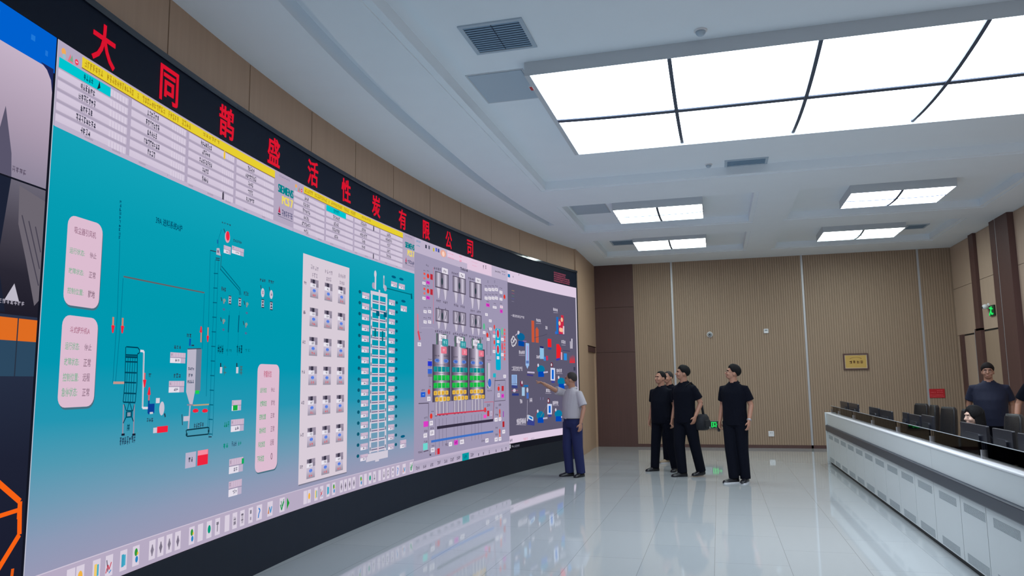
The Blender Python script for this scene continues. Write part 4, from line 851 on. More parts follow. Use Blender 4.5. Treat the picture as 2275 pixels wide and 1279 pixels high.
for x, y in ((1201, 820), (1246.5, 847), (1200, 922), (1240, 919)):
    d4.ell(S(x, y), .17, .075, (8, 120, 160), 3); P(d4, [(x-6, y+11), (x+7, y+11)], .10, (4, 72, 180), 3); P(d4, [(x-11, y+2), (x-10, y-6), (x-6, y-9)], .016, (140, 60, 80), 3); d4.ell(S(x-6, y-9), .035, .03, (214, 210, 222), 4)
    for k in range(4): d4.ell(S(x+7+k*2.5, y+7-k*.3), .022, .018, (200, 190, 216), 4)
for x, y0, y1 in ((1227.5, 817, 845), (1220.5, 897, 920)):
    P(d4, [(x, y0), (x, y1)], .2, (206, 214, 240), 3); P(d4, [(x, y0+4), (x, y1-3)], .09, (10, 100, 206), 4); d4.ell(S(x-2.5, y0-7), .06, .05, (110, 40, 60), 3); d4.ell(S(x-3, y0-7), .028, .03, (214, 210, 220), 4); P(d4, [(x-3, y1+3), (x+4, y1+3)], .04, (60, 66, 150), 4)
d4.rect(S(1136, 832), S(1148, 852), LBL, 3)
for k in range(3): P(d4, [(1138.7+k*3, 833), (1138.7+k*3, 852)], .02, (96, 110, 160), 4)
P(d4, [(1136, 855), (1148, 855)], .03, LBL, 3); P(d4, [(1136, 858), (1149, 859)], .05, (56, 66, 130), 3); d4.ell(S(1142, 867), .06, .03, (206, 196, 214), 4); P(d4, [(1136, 867.5), (1150, 867)], .02, (150, 90, 120), 3); P(d4, [(1137, 876), (1152, 876)], .04, (44, 60, 130), 3)
P(d4, [(1162, 860), (1162, 879)], .12, (160, 196, 226), 3); d4.rect(S(1163, 855), S(1173, 859), (20, 110, 180), 3); d4.rect(S(1169, 872), S(1174, 885), (70, 110, 190), 3); d4.ell(S(1171, 866), .04, .045, (190, 196, 216), 4); d4.ell(S(1158, 852), .06, .05, (120, 50, 80), 3); d4.ell(S(1159, 849.5), .026, .03, (214, 210, 220), 4)
P(d4, [(1171, 888), (1170.5, 920)], .014, (170, 164, 184), 3); P(d4, [(1171, 921), (1171, 935)], .035, (210, 206, 220), 3); d4.poly([S(1173, 921), S(1184, 926), S(1184, 935), S(1173, 930)], (206, 222, 240), 3); d4.poly([S(1175, 923.5), S(1182, 927), S(1182, 932), S(1175, 928)], (20, 110, 190), 4); P(d4, [(1171, 937), (1187, 939)], .10, (56, 66, 140), 2)
for k in range(7): d4.ell(S(1172+k*2.3, 826.5+k*.15), .024, .016, (196, 186, 214), 4)
P(d4, [(1170, 832), (1184, 834)], .03, (66, 62, 130), 3)
for x in (1200, 1206): P(d4, [(x, 882), (x, 888)], .02, (126, 120, 160), 3)
P(d4, [(1198, 930), (1212, 905), (1217, 896)], .008, (130, 120, 110), 3); P(d4, [(1226, 900), (1230, 922)], .008, (130, 120, 110), 3); P(d4, [(1186, 750), (1206, 745), (1215, 742)], .008, (70, 66, 84), 3); P(d4, [(1250, 778), (1266, 780)], .014, (60, 60, 100), 3)
d4.rect(S(1273.5, 815), S(1278, 823), (60, 62, 82), 3)
d4.obj('plant_display', vw)
# ------------------------------------------------------------------ control console
XF, Y0C, Y1C = 1.88, 3.0, 15.02
M['grey_lam'].node_tree.nodes['Principled BSDF'].inputs['Base Color'].default_value = lin((50, 56, 68))
con = thing('control_console', 'long white control desk with dark stripe, perforated doors and glass upstand', 'control desk', (XF, 9, 0))
def cobj(b, name, m, parent=con, **k):
    o = b.obj(name, m, None, **k); 
    for v in o.data.vertices: v.co -= Vector((XF, 9, 0))
    o.parent = parent; return o
cobj(MB().box((XF+.03, Y0C, 0), (XF+.15, Y1C-.05, .05)), 'kick_plate', M['kick'])
cobj(MB().box((XF+.012, Y0C, .05), (XF+.17, Y1C-.04, .575)), 'cabinet_body', M['white_lam'])
cobj(MB().rbox((XF-.03, Y0C, .592), (XF+.05, Y1C-.03, .70), .012, 3, 1), 'ledge', M['grey_lam'])
for y0, y1 in ((Y0C, 4.9), (4.9, 7.93), (7.93, 10.9), (10.9, Y1C-.03)):
    cobj(MB().box((XF, y0+.003, .70), (XF+.10, y1-.003, .90)), 'upper_fascia', M['white_lam'], bevel=.004)
cobj(MB().rbox((XF-.006, Y0C, .897), (XF+.11, Y1C-.02, .918), .009, 3, 1), 'top_cap', M['white_plastic'])
cobj(MB().box((XF-.03, Y1C-.04, 0), (XF+.17, Y1C, .925)), 'end_panel', M['white_lam'], bevel=.006)
wt = thing('desk_worktop', 'long charcoal worktop behind the white console front, carrying the monitors', 'worktop', (XF+.17, 9, .70))
MB().rbox((0, Y0C-9, 0), (.73, Y1C-9-.005, .035), .01, 3, 1).obj('top_board', M['grey_lam'], wt)
for y in (4.2, 6.4, 8.6, 10.8, 13.0, 14.9): MB().prism([(0, -.22), (.02, -.22), (.62, -.03), (.62, 0), (0, 0)], y-9-.02, y-9+.02, 1).obj('bracket', M['dark_plastic'], wt)
doors = [3.66, 4.37, 5.05, 5.75, 6.50, 7.13, 7.93, 8.64, 9.35, 10.06, 10.77, 11.48, 12.19, 12.90, 13.61, 14.32, 14.97]
M['perf'] = mat('perforation_dark', (128, 138, 144), .7)
for a, b_ in zip(doors[:-1], doors[1:]):
    dp = cobj(MB().box((XF, a+.005, .055), (XF+.02, b_-.005, .585)), 'cabinet_door', M['white_lam'])
    m = (a+b_)/2-.02
    for z0, z1 in ((.465, .535), (.065, .14)):
        g = MB(); n = 9; near = a < 8.7; nc = 22 if near else 1
        for r in range(n):
            z = z1-(z1-z0)*(r+.5)/n
            for c in range(nc):
                yy = m-.27+.52*c/nc; g.box((XF-.0012, yy, z-.0017), (XF+.001, yy+.52/nc*(.72 if near else .995), z+.0017))
        cobj(g, 'vent_grille', M['perf'], dp)
gl = [3.75, 5.23, 6.71, 8.19, 9.62, 11.10, 12.56, 14.0, 14.9]
for a, b_ in zip(gl[:-1], gl[1:]):
    g = cobj(MB().box((XF+.066, a+.012, .905), (XF+.074, b_-.012, 1.048)), 'glass_panel', M['glass'])
    for q in (a+.005, b_-.02): cobj(MB().box((XF+.064, q+.004, .918), (XF+.076, q+.010, .985)), 'clip', M['steel'], g)
    cobj(MB().box((XF+.065, a+.012, 1.046), (XF+.075, b_-.012, 1.0495)), 'edge', M['grey_plastic'], g)
# ------------------------------------------------------------------ monitors
def monitor(label, x, y0, y1, top, rz=0., h=.34):
    w = (y1-y0); t = thing('monitor', label, 'monitor', (x, (y0+y1)/2, .735), rz, 'monitors on the control desk')
    z1 = top-.735; z0 = max(.06, z1-h)
    MB().rbox((-.012, -w/2+.01, z0), (.014, w/2-.01, z1), .012, 3, 0).obj('housing', M['dark_plastic'], t, bevel=.004)
    MB().box((.0142, -w/2+.022, z0+.015), (.0152, w/2-.022, z1-.012)).obj('screen', M['black_metal'], t)
    MB().rbox((-.03, -w*.28, z0+.08), (-.011, w*.28, z1-.08), .03, 3, 0).obj('rear_cover', M['dark_plastic'], t)
    MB().box((-.04, -.03, 0.012), (-.018, .03, z0+.12)).obj('stand', M['dark_plastic'], t)
    MB().rbox((-.045, -.12, 0), (.10, .12, .012), .03, 4, 2).obj('base', M['dark_plastic'], t)
monitor('black monitor farthest along the desk, nearest the slatted end wall', 2.125, 14.1, 14.92, 1.13)
monitor('black monitor second from the far end of the desk', 2.125, 13.12, 13.98, 1.13)
monitor('black monitor left of the middle of the desk, with a gap on its far side', 2.30, 12.44, 13.2, 1.09)
monitor('black monitor just right of the one with the gap, left of centre of the desk', 2.30, 11.56, 12.36, 1.08)
monitor('narrow black monitor angled before the tall chair group', 2.30, 10.62, 10.92, 1.10)
monitor('black monitor in front of the farthest dark chairs, in middle of the desk', 2.30, 10.02, 10.56, 1.095)
monitor('black monitor with pale edge left of the one before the long-haired woman', 2.30, 9.46, 9.96, 1.112)
monitor('black monitor directly in front of the seated long-haired woman', 2.30, 7.69, 8.47, 1.108)
monitor('black monitor right of the one before the long-haired woman', 2.30, 7.07, 7.56, 1.104)
monitor('black monitor at the right edge of the picture behind the glass', 2.30, 6.4, 6.98, 1.10)
# ------------------------------------------------------------------ office chairs
def make_chair():
    t = thing('office_chair', 'c', 'office chair', (0, 0, 0), 0, 'black office chairs behind the desk')
    rings = []
    for z, w, th, dx in ((.50, .20, .035, .20), (.60, .235, .05, .215), (.80, .245, .05, .235), (1.0, .24, .045, .25), (1.10, .225, .04, .258), (1.135, .19, .025, .26)):
        rings.append([(dx+th*math.sin(a)*.9+.05*(abs(math.cos(a))**2)*-1, w*(abs(math.cos(a))**.6)*(1 if math.cos(a) > 0 else -1), z) for a in [2*math.pi*k/20 for k in range(20)]])
    MB().loft(rings).obj('backrest', M['black_leather'], t, smooth=True)
    MB().rbox((-.26, -.24, .42), (.22, .24, .50), .08, 5, 2).obj('seat', M['black_leather'], t, bevel=.02)
    for s in (-1, 1):
        MB().tube([(.12, s*.27, .46), (.10, s*.30, .66), (-.16, s*.30, .67)], .022, 8).obj('armrest', M['dark_plastic'], t, smooth=True)
    MB().cyl((0, 0, .08), .03, .34, 14).obj('gas_column', M['steel'], t)
    for k in range(5):
        a = 2*math.pi*k/5; l = MB().tube([(0, 0, .10), (.29*math.cos(a), .29*math.sin(a), .075)], [.028, .018], 8).obj('base_arm', M['dark_plastic'], t)
        MB().cyl((.29*math.cos(a), .29*math.sin(a)-.02, .03), .03, .04, 12, 1).obj('caster', M['dark_plastic'], l)
    return t
ch0 = make_chair()
CHS = [(2.82, 13.12, .15, 'black chair farthest along the desk, leftmost of the tall dark chairs'), (2.80, 12.42, -.1, 'black chair second from the far end, under the red plaque'),
       (2.80, 11.62, .1, 'black chair in the middle of the row of dark chairs'), (2.80, 10.79, 0, 'black chair left of the seated woman'), (2.86, 9.44, 0, 'black chair that the long-haired woman sits on')]
for k, (x, y, rz, lb) in enumerate(CHS):
    c = ch0 if k == 0 else copy_tree(ch0); c.location = (x, y, 0); c.rotation_euler = (0, 0, rz); c['label'] = lb
# ------------------------------------------------------------------ small things lying on the desk
DZ = .735
t = thing('paper_stack', 'pale stack of papers and folders on the desk, seen through the glass before the woman', 'papers', (2.18, 8.64, DZ))
MB().box((-.10, -.14, 0), (.10, .14, .13)).obj('sheet_block', M['paper'], t); MB().box((-.09, -.13, .13), (.10, .14, .16)).obj('top_folder', M['white_plastic'], t); MB().box((-.10, -.11, .16), (.08, .12, .175)).obj('magazine', M['grey_plastic'], t)
t = thing('document_tray', 'low grey document tray left of the paper stack behind the glass', 'document tray', (2.18, 8.95, DZ))
for z in (.0, .07, .14): MB().rbox((-.11, -.12, z), (.11, .12, z+.012), .02, 3, 2).obj('shelf', M['grey_plastic'], t)
for y in (-.12, .116): MB().box((-.11, y, 0), (.11, y+.004, .17)).obj('side_wall', M['grey_plastic'], t)
def cup(name, label, cat, x, y, r, h, m):
    t = thing(name, label, cat, (x, y, DZ)); MB().tube([(0, 0, 0), (0, 0, h*.97), (0, 0, h)], [r*.85, r, r*.93], 16).obj('body', m, t, smooth=True); MB().tube([(0, 0, h), (0, 0, h+.012)], [r*.97, r*.8], 16).obj('lid', M['white_plastic'], t)
cup('drink_flask', 'tall white flask standing on the far part of the desk', 'flask', 2.20, 13.75, .045, .30, M['white_plastic'])
cup('drink_bottle', 'slim white bottle on the desk just right of the paper stack', 'bottle', 2.17, 8.40, .028, .15, M['white_plastic'])
t = thing('potted_plant', 'small green plant in a white pot on the desk behind the glass', 'plant', (2.13, 10.45, DZ))
MB().tube([(0, 0, 0), (0, 0, .10)], [.05, .065], 16).obj('pot', M['white_plastic'], t, smooth=True)
for k in range(9):
    a = k*2.4; MB().add([(0, 0, .09), (.05*math.cos(a)-.015*math.sin(a), .05*math.sin(a)+.015*math.cos(a), .18), (.085*math.cos(a), .085*math.sin(a), .24), (.05*math.cos(a)+.015*math.sin(a), .05*math.sin(a)-.015*math.cos(a), .18)], [(0, 1, 2, 3)]).obj('leaf', M['leaf'], t)
def card(label, y, w, z0, z1):
    t = thing('desk_card', label, 'desk card', (2.16, y, DZ), 0, 'white cards behind the glass'); MB().box((-.03, -w/2, 0), (.03, w/2, .006)).obj('foot', M['white_plastic'], t)
    MB().box((-.003, -w/2, .004), (.003, w/2, z1-DZ)).obj('face', M['paper'], t)
card('narrow white card standing behind the glass near the right edge', 7.16, .10, .78, .94)
card('wide white card standing behind the glass at the right picture edge', 6.68, .15, .78, .935)
# ------------------------------------------------------------------ things on the walls
YW = YB-.004
t = thing('wall_camera', 'round white camera on the slatted end wall, between two steel strips', 'camera', (-.152, YW, 2.587))
MB().tube([(0, 0, 0), (0, -.03, 0)], [.07, .062], 20).obj('base', M['white_plastic'], t); MB().ell((0, -.05, 0), (.05, .045, .05)).obj('dome', M['grey_plastic'], t, smooth=True); MB().cyl((0, -.098, 0), .018, .008, 12, 1).obj('lens', M['dark_plastic'], t)
t = thing('wall_thermostat', 'small square white control box high on the slatted end wall', 'thermostat', (1.098, YW, 2.633))
MB().rbox((-.05, -.025, -.05), (.05, 0, .05), .01, 3, 1).obj('body', M['white_plastic'], t); MB().box((-.03, -.027, 0), (.03, -.025, .03)).obj('display', M['grey_plastic'], t)
t = thing('wall_socket', 'white wall socket low on the slatted end wall', 'socket', (1.089, YW, .319))
MB().rbox((-.06, -.014, -.06), (.06, 0, .06), .01, 3, 1).obj('plate', M['white_plastic'], t)
MB().box((-.02, -.016, .01), (-.012, -.014, .03)).box((.012, -.016, .01), (.02, -.014, .03)).obj('slots', M['dark_plastic'], t)
t = thing('exit_sign', 'low green lit exit sign on the end wall beside the shoulder bag', 'exit sign', (-.19, YW, .518))
MB().rbox((-.195, -.03, -.085), (.195, 0, .085), .01, 3, 1).obj('housing', M['grey_plastic'], t)
MB().box((-.04, -.032, -.078), (.19, -.03, .078)).obj('face', M['sign_black'], t)
b = MB()
for x0, z0, x1, z1 in ((-.02, -.06, 0, .06), (.075, -.06, .095, .06), (-.02, .045, .095, .06), (0, -.06, .02, -.045), (.02, -.05, .045, .03), (.045, -.02, .07, -.04), (.03, .03, .05, .045), (.105, -.01, .15, .01)): b.box((x0, -.0345, z0), (x1, -.032, z1))
b.prism([(.15, -.03), (.18, 0), (.15, .03)], -.0345, -.032, 1); b.obj('pictogram', M['green_led'], t)
t = thing('wall_plaque', 'gold award plaque in a dark wooden frame on the slatted end wall', 'plaque', (2.948, YW, 1.90))
f = MB(); f.box((-.258, -.03, -.178), (.258, 0, -.150)); f.box((-.258, -.03, .150), (.258, 0, .178)); f.box((-.258, -.03, -.15), (-.228, 0, .15)); f.box((.228, -.03, -.15), (.258, 0, .15)); f.obj('frame', M['wood_dark'], t)
MB().box((-.228, -.015, -.15), (.228, 0, .15)).obj('plate', M['gold'], t)
b = MB(); r = random.Random(5)
for k in range(4):
    for j in range(4): x = -.13+.075*k; zz = -.035+.05*r.random(); b.box((x, -.018, zz-.004), (x+.045, -.015, zz+.004)); xx = x+.045*r.random(); b.box((xx, -.018, -.04), (xx+.006, -.015, .02))
for k in range(12): a = math.pi*(.2+.6*k/11); b.box((.14*math.cos(a)-.006, -.018, .02+.07*math.sin(a)), (.14*math.cos(a)+.006, -.015, .03+.07*math.sin(a)))
b.obj('lettering', M['brown_text'], t)
b = MB()
for k in range(12):
    z = -.14+.28*k/11
    for s in (-1, 1): b.box((s*.222-.008, -.019, z-.006), (s*.222+.008, -.015, z+.006))
for k in range(17):
    x = -.2+.4*k/16
    for s in (-1, 1): b.box((x-.006, -.019, s*.142-.006), (x+.006, -.015, s*.142+.006))
b.obj('beaded_border', M['paper'], t)
t = thing('wall_sign', 'small red notice plate with faint letters low on the end wall', 'sign', (4.515, YW, 1.19))
MB().box((-.15, -.012, -.095), (.15, 0, .095)).obj('plate', M['red_sign'], t)
b = MB(); r = random.Random(9)
for x0, x1, z in ((0, .12, .06), (-.12, -.03, .02), (0, .12, .02), (-.13, .12, -.035), (-.13, .13, -.065)):
    x = x0
    while x < x1: b.box((x, -.0135, z-.008), (x+.008+.01*r.random(), -.012, z+.008)); x += .025
b.obj('lettering', M['red_text'], t)
t = thing('exit_sign', 'green lit running-man emergency sign high on the right wall', 'exit sign', (XR, 15.84, 2.757))
MB().rbox((-.03, -.13, -.10), (0, .13, .10), .01, 3, 0).obj('housing', M['sign_black'], t)
b = MB(); b.ell((-.033, .0, .06), (.003, .03, .022))
for p, q in (((0, .04), (.03, -.01)), ((.03, -.01), (.085, -.05)), ((.03, -.01), (-.02, -.07)), ((.0, .035), (-.075, .03)), ((.0, .035), (.08, .055)), ((-.02, -.07), (-.08, -.06)), ((.085, -.05), (.10, -.085))): b.tube([(-.032, p[0], p[1]), (-.032, q[0], q[1])], .014, 6)
b.obj('running_figure', M['green_led'], t)
t = thing('security_camera', 'small white security camera above the green sign on the right wall', 'camera', (XR, 16.06, 2.87))
MB().cyl((-.015, 0, 0), .05, .015, 16, 0).obj('base', M['white_plastic'], t); MB().ell((-.06, -.0, -.02), (.055, .07, .05)).obj('head', M['white_plastic'], t, smooth=True); MB().cyl((-.122, 0, -.03), .022, .012, 12, 0).obj('lens', M['dark_plastic'], t)
# ------------------------------------------------------------------ people
SK = mat('skin', (172, 124, 102), .5); SKP = mat('skin_pale', (214, 176, 156), .5); LIP = mat('lips', (150, 90, 84), .5); EYE = mat('eye_dark', (34, 26, 26), .3); EYW = mat('eye_white', (205, 198, 192), .3)
HAIR = mat('black_hair', (18, 17, 19), .75, spec=.2, bump=.2, nscale=70); HAIRG = mat('greying_hair', (58, 54, 54), .8, spec=.2, bump=.2, nscale=70); HAIRB = mat('dark_brown_hair', (30, 24, 24), .75, spec=.2, bump=.2, nscale=70)
BLK = mat('black_shirt', (9, 12, 24), .9, spec=.15, bump=.3, nscale=14); BLKT = mat('black_trousers', (9, 12, 24), .9, spec=.15, bump=.3, nscale=9); NAVY = mat('navy_polo', (10, 18, 46), .8, bump=.3, nscale=12)
GREY = mat('grey_checked_shirt', (176, 170, 178), .8, bump=.3, nscale=14); NAVYT = mat('navy_trousers', (16, 26, 78), .8, bump=.3, nscale=9); SHOE = mat('black_shoe', (22, 22, 28), .35); SOLE = mat('white_sole', (205, 205, 210), .6); TAN = mat('tan_shoe', (170, 150, 125), .6); NYL = mat('black_nylon', (18, 20, 28), .75); BELT = mat('black_belt', (20, 20, 24), .35)
def remesh(mb, name, m, parent, vox=.009, smooth=3):
    o = mb.obj(name, m, parent, smooth=True)
    bb = bmesh.new(); bb.from_mesh(o.data); bmesh.ops.recalc_face_normals(bb, faces=bb.faces); bb.to_mesh(o.data); bb.free()
    r = o.modifiers.new('r', 'REMESH'); r.mode = 'VOXEL'; r.voxel_size = vox; r.use_smooth_shade = True
    if smooth: q = o.modifiers.new('s', 'SMOOTH'); q.iterations = smooth; q.factor = .5
    bpy.context.view_layer.update()
    me = bpy.data.meshes.new_from_object(o.evaluated_get(bpy.context.evaluated_depsgraph_get())); o.modifiers.clear(); o.data = me; me.name = name
    return o
def ring(c, rx, ry, n=20, tilt=0.):
    return [(c[0]+rx*math.cos(2*math.pi*k/n), c[1]+ry*math.sin(2*math.pi*k/n), c[2]+tilt*math.sin(2*math.pi*k/n)) for k in range(n)]
def lerp(a, b, t): return tuple(a[i]+(b[i]-a[i])*t for i in range(3))
def hand(mb, w, d, side, k, point=False, curl=.5, palm_n=None):
    "palm, four unequal fingers, thumb; w wrist, d hand direction"
    d = Vector(d).normalized(); n = Vector(palm_n) if palm_n else Vector((side, 0, 0)); n = (n-d*n.dot(d)).normalized(); b = d.cross(n).normalized()
    w = Vector(w); pc = w+d*.05*k
    rings = []
    for t, a, c in ((0, .026, .02), (.03, .036, .018), (.07, .042, .016), (.092, .04, .013)):
        rings.append([w+d*t*k+b*a*k*math.cos(2*math.pi*i/12)+n*c*k*math.sin(2*math.pi*i/12) for i in range(12)])
    mb.loft(rings)
    for i, (o, L) in enumerate(((.030, .068), (.010, .077), (-.010, .070), (-.029, .054))):
        base = w+d*.086*k+b*o*k; cu = curl
        if point: cu = .02 if i == 0 else curl
        p1 = base+(d*math.cos(cu*.5)-n*math.sin(cu*.5))*L*.42*k; p2 = p1+(d*math.cos(cu*1.3)-n*math.sin(cu*1.3))*L*.33*k; p3 = p2+(d*math.cos(cu*2.0)-n*math.sin(cu*2.0))*L*.25*k
        mb.tube([base-d*.02*k, base, p1, p2, p3], [.0095*k, .0095*k, .009*k, .008*k, .006*k], 8)
    tb = w+d*.03*k+b*.03*k; t1 = tb+(d*.6+b*.7-n*.3).normalized()*.035*k; t2 = t1+(d*.9+b*.25-n*.3).normalized()*.03*k
    mb.tube([tb-b*.015*k, tb, t1, t2], [.012*k, .012*k, .0105*k, .008*k], 8)
def person(name, label, pos, rz, Hh, arms, legs, head=(0., 0.), wide=1., shirt=BLK, trousers=BLKT, skin=SK, hair=HAIR, hairk='short', untuck=True, belly=0., shoe=SHOE, sole=None, lean=(0, 0), sit=False, glasses=False, longhair=False, sleeve=.72, belt=False, collar=None, placket=None):
    """arms: {side: (elbow, wrist, handdir, kw)}; legs: {side: (knee, ankle, toe_angle)} in a 1.75 m template; side +1 is the person's left; the person faces local -y"""
    k = Hh/1.75; t = thing(name, label, 'person', pos, rz); lx, ly = lean
    def U(p): h = (p[2]-.9)/.6; return (p[0]*k+lx*h*k, p[1]*k+ly*h*k, p[2]*k)       # leaning upper body
    def Lw(p): return (p[0]*k, p[1]*k, p[2]*k)
    b = MB()
    tor = [(.86, .145*wide, .10), (.95, .155*wide, .105+belly*.5), (1.08, .145*wide, .10+belly), (1.22, .155*wide, .108+belly*.5), (1.34, .17*wide, .108), (1.40, .145*wide, .085), (1.46, .072, .062), (1.50, .058, .058)]
    b.loft([ring(U((0, -belly*.4 if .9 < z < 1.3 else 0, z)), rx*k, ry*k) for z, rx, ry in tor])
    nk0, nk1 = U((0, .012, 1.44)), U((0, -.012, 1.58)); b.tube([nk0, nk1], [.060*k, .056*k], 14)
    # head
    yaw, pit = head; R = Matrix.Rotation(yaw, 3, 'Z') @ Matrix.Rotation(pit, 3, 'X'); hc = Vector(U((0, -.02, 1.555)))
    def Hd(p): return hc+R @ Vector((p[0]*k, p[1]*k, p[2]*k))
    def he(c, r): b.ell(Hd(c), [q*k for q in r], 18, 12, rot=R)
    he((0, .012, .10), (.076, .095, .095)); he((0, -.022, .055), (.066, .075, .085)); he((0, -.045, .005), (.046, .045, .038)); he((0, -.052, -.012), (.028, .03, .022)); he((0, -.02, .03), (.058, .06, .05))
    for s in (-1, 1): he((s*.073, .012, .06), (.010, .020, .032)); he((s*.036, -.068, .045), (.026, .024, .024))
    b.tube([Hd((0, -.088, .085)), Hd((0, -.098, .068)), Hd((0, -.110, .048)), Hd((0, -.100, .040))], [.009*k, .011*k, .015*k, .012*k], 10)
    he((0, -.086, .016), (.024, .014, .010)); he((0, -.084, .004), (.020, .013, .009)); he((0, -.083, .108), (.045, .014, .012))
    sh = {s: U((s*.168*wide, .005, 1.388)) for s in (-1, 1)}
    elb, wri = {}, {}
    for s in (-1, 1):
        e, w, hd, kw = arms[s]; e, w = (U(e), U(w)); elb[s], wri[s] = e, w
        b.tube([sh[s], lerp(sh[s], e, .5), e], [.050*k, .046*k, .039*k], 12); b.tube([e, lerp(e, w, .35), w], [.039*k, .038*k, .027*k], 12)
        hand(b, w, hd, s, k, **kw)
    hip = {s: Lw((s*.088*wide, .0, .90)) for s in (-1, 1)}; kn, an = {}, {}
    for s in (-1, 1):
        q = legs[s]; kn[s], an[s] = Lw(q[0]), Lw(q[1]); b.tube([hip[s], lerp(hip[s], kn[s], .5), kn[s]], [.085*k, .072*k, .055*k], 12); b.tube([kn[s], lerp(kn[s], an[s], .3), an[s]], [.054*k, .055*k, .038*k], 12)
    remesh(b, 'body', skin, t, .0065, 2)
    # face details
    for s in (-1, 1):
        MB().ell(Hd((s*.031, -.0875, .072)), [.012*k, .005*k, .0036*k], 10, 8, rot=R).obj('eye', EYW, t, smooth=True)
        MB().ell(Hd((s*.031, -.0925, .072)), [.0055*k, .0035*k, .0036*k], 10, 8, rot=R).obj('iris', EYE, t, smooth=True)
        MB().tube([Hd((s*.014, -.094, .094)), Hd((s*.032, -.090, .100)), Hd((s*.050, -.070, .094))], [q*k*(.5 if longhair else 1) for q in (.004, .005, .003)], 8).obj('eyebrow', hair, t, smooth=True)
    MB().tube([Hd((-.024, -.088, .010)), Hd((0, -.099, .011)), Hd((.024, -.088, .010))], [.003*k, .0045*k, .003*k], 8).obj('mouth', LIP, t, smooth=True)
    # hair cap
    hb = MB(); N, Mr = 28, 14; vs = []; fs = []
    front = {'short': .138, 'receding': .162, 'fringe': .118}[hairk]; back = {'short': .035, 'receding': .045, 'fringe': .02}[hairk]
    def lowest(a):                                            # a = 0 at the face, pi at the nape
        side_ = .080 if hairk != 'receding' else .085
        if longhair: return front if abs(a) < .4 else (.012 if abs(a) > .95 else front+(.012-front)*(abs(a)-.4)/.55)
        x = abs(a); return front+(side_-front)*min(1, max(0, (x-.75)/.5)) if x < 1.75 else side_+(back-side_)*min(1, (x-1.75)/.5)
    for lay in (0, 1):
        for j in range(Mr+1):
            g = (.007 if hairk == 'receding' else .014)*min(1, .2+j/4) if lay == 0 else -.006
            for i in range(N):
                a = -math.pi+2*math.pi*i/N; zl = lowest(a)-.10; ph0 = math.asin(max(-.98, min(.98, zl/(.095+g)))); ph = ph0+(math.pi/2-ph0)*j/Mr
                top = 1.0+(.09 if hairk != 'receding' and lay == 0 else 0)*max(0, math.cos(a))*math.sin(math.pi*j/Mr)
                vs.append(Hd(((.076+g)*math.cos(ph)*math.sin(a), .012-(.095+g)*math.cos(ph)*math.cos(a), .10+(.095+g)*math.sin(ph)*top)))
    o1 = (Mr+1)*N
    for lay in (0, 1):
        for j in range(Mr):
            for i in range(N):
                q = (lay*o1+j*N+i, lay*o1+j*N+(i+1) % N, lay*o1+(j+1)*N+(i+1) % N, lay*o1+(j+1)*N+i); fs.append(q if lay == 0 else q[::-1])
    for i in range(N): fs.append((i, o1+i, o1+(i+1) % N, (i+1) % N))
    hb.add(vs, fs)
    ho = hb.obj('hair', hair, t, smooth=True)
    if longhair:
        lb = MB()
        for s in (-1, 1): lb.loft([[Hd((s*.068+.020*math.cos(2*math.pi*i/12), .022+.06*math.sin(2*math.pi*i/12), z)) for i in range(12)] for z in (.12, .04, -.06, -.17, -.24)])
        lb.loft([[Hd((.075*math.cos(2*math.pi*i/16), .07+.045*math.sin(2*math.pi*i/16), z)) for i in range(16)] for z in (.14, .05, -.08, -.20, -.28)])
        remesh(lb, 'long_hair', hair, t, .009, 3)
    if glasses:
        for s in (-1, 1):
            g = MB(); c = [Hd((s*.032+.023*math.cos(2*math.pi*i/16), -.104, .072+.018*math.sin(2*math.pi*i/16))) for i in range(17)]; g.tube(c, .0011*k, 6); g.tube([Hd((s*.055, -.102, .076)), Hd((s*.075, -.02, .07))], .0011*k, 6); g.obj('glasses_rim', BELT, t)
    # shirt
    b = MB(); zb = .84 if untuck else .97
    st = [(zb, .180*wide, .135+belly*.7), (.95 if untuck else 1.0, .184*wide, .138+belly*.8), (1.08, .178*wide, .135+belly*1.05), (1.22, .186*wide, .138+belly*.6), (1.33, .198*wide, .132), (1.38, .188*wide, .115), (1.42, .155*wide, .098), (1.452, .112*wide, .084), (1.476, .082, .072), (1.486, .066, .066)]
    b.loft([ring(U((0, -belly*.45 if .9 < z < 1.3 else 0, z)), rx*k, ry*k, tilt=(.012*k if z > 1.48 else 0)) for z, rx, ry in st])
    for s in (-1, 1):
        e = elb[s]; q = lerp(sh[s], e, sleeve); b.tube([lerp(sh[s], (0, 0, sh[s][2]), .25), sh[s], lerp(sh[s], e, .3), q], [.056*k, .064*k, .069*k, .074*k], 14)
    remesh(b, 'shirt', shirt, t, .009, 3)
    # collar flaps
    cm = collar or shirt; c = MB(); n = 22
    r0, r1 = [], []
    for i in range(n+1):
        a = math.radians(-72+324*i/n-90-18+36) if False else math.radians(-90+24+(312)*i/n); rx = .062; 
        up = .012*math.sin(a)
        r0.append(U((rx*math.cos(a), .008+rx*math.sin(a), 1.498+up))); r1.append(U(((rx+.032)*math.cos(a), .006+(rx+.032)*math.sin(a)-.004, 1.468+up-.030*max(0, -math.sin(a)))))
    c.add(r0+r1, [(i, i+1, n+2+i, n+1+i) for i in range(n)]); co = c.obj('collar', cm, t, smooth=True); sd = co.modifiers.new('s', 'SOLIDIFY'); sd.thickness = .006
    if False: MB().tube([U((0, -.088, 1.47)), U((0, -.128-belly*.6, 1.36))], [.010*k, .008*k], 8, flat=.4).obj('placket', placket, t)
    # trousers
    b = MB(); b.loft([ring(Lw((0, -belly*.3, z)), rx*k, ry*k) for z, rx, ry in ((.82, .15*wide, .115), (.90, .165*wide, .122+belly*.4), (1.0, .158*wide, .12+belly*.7), (1.02, .155*wide, .118+belly*.7))])
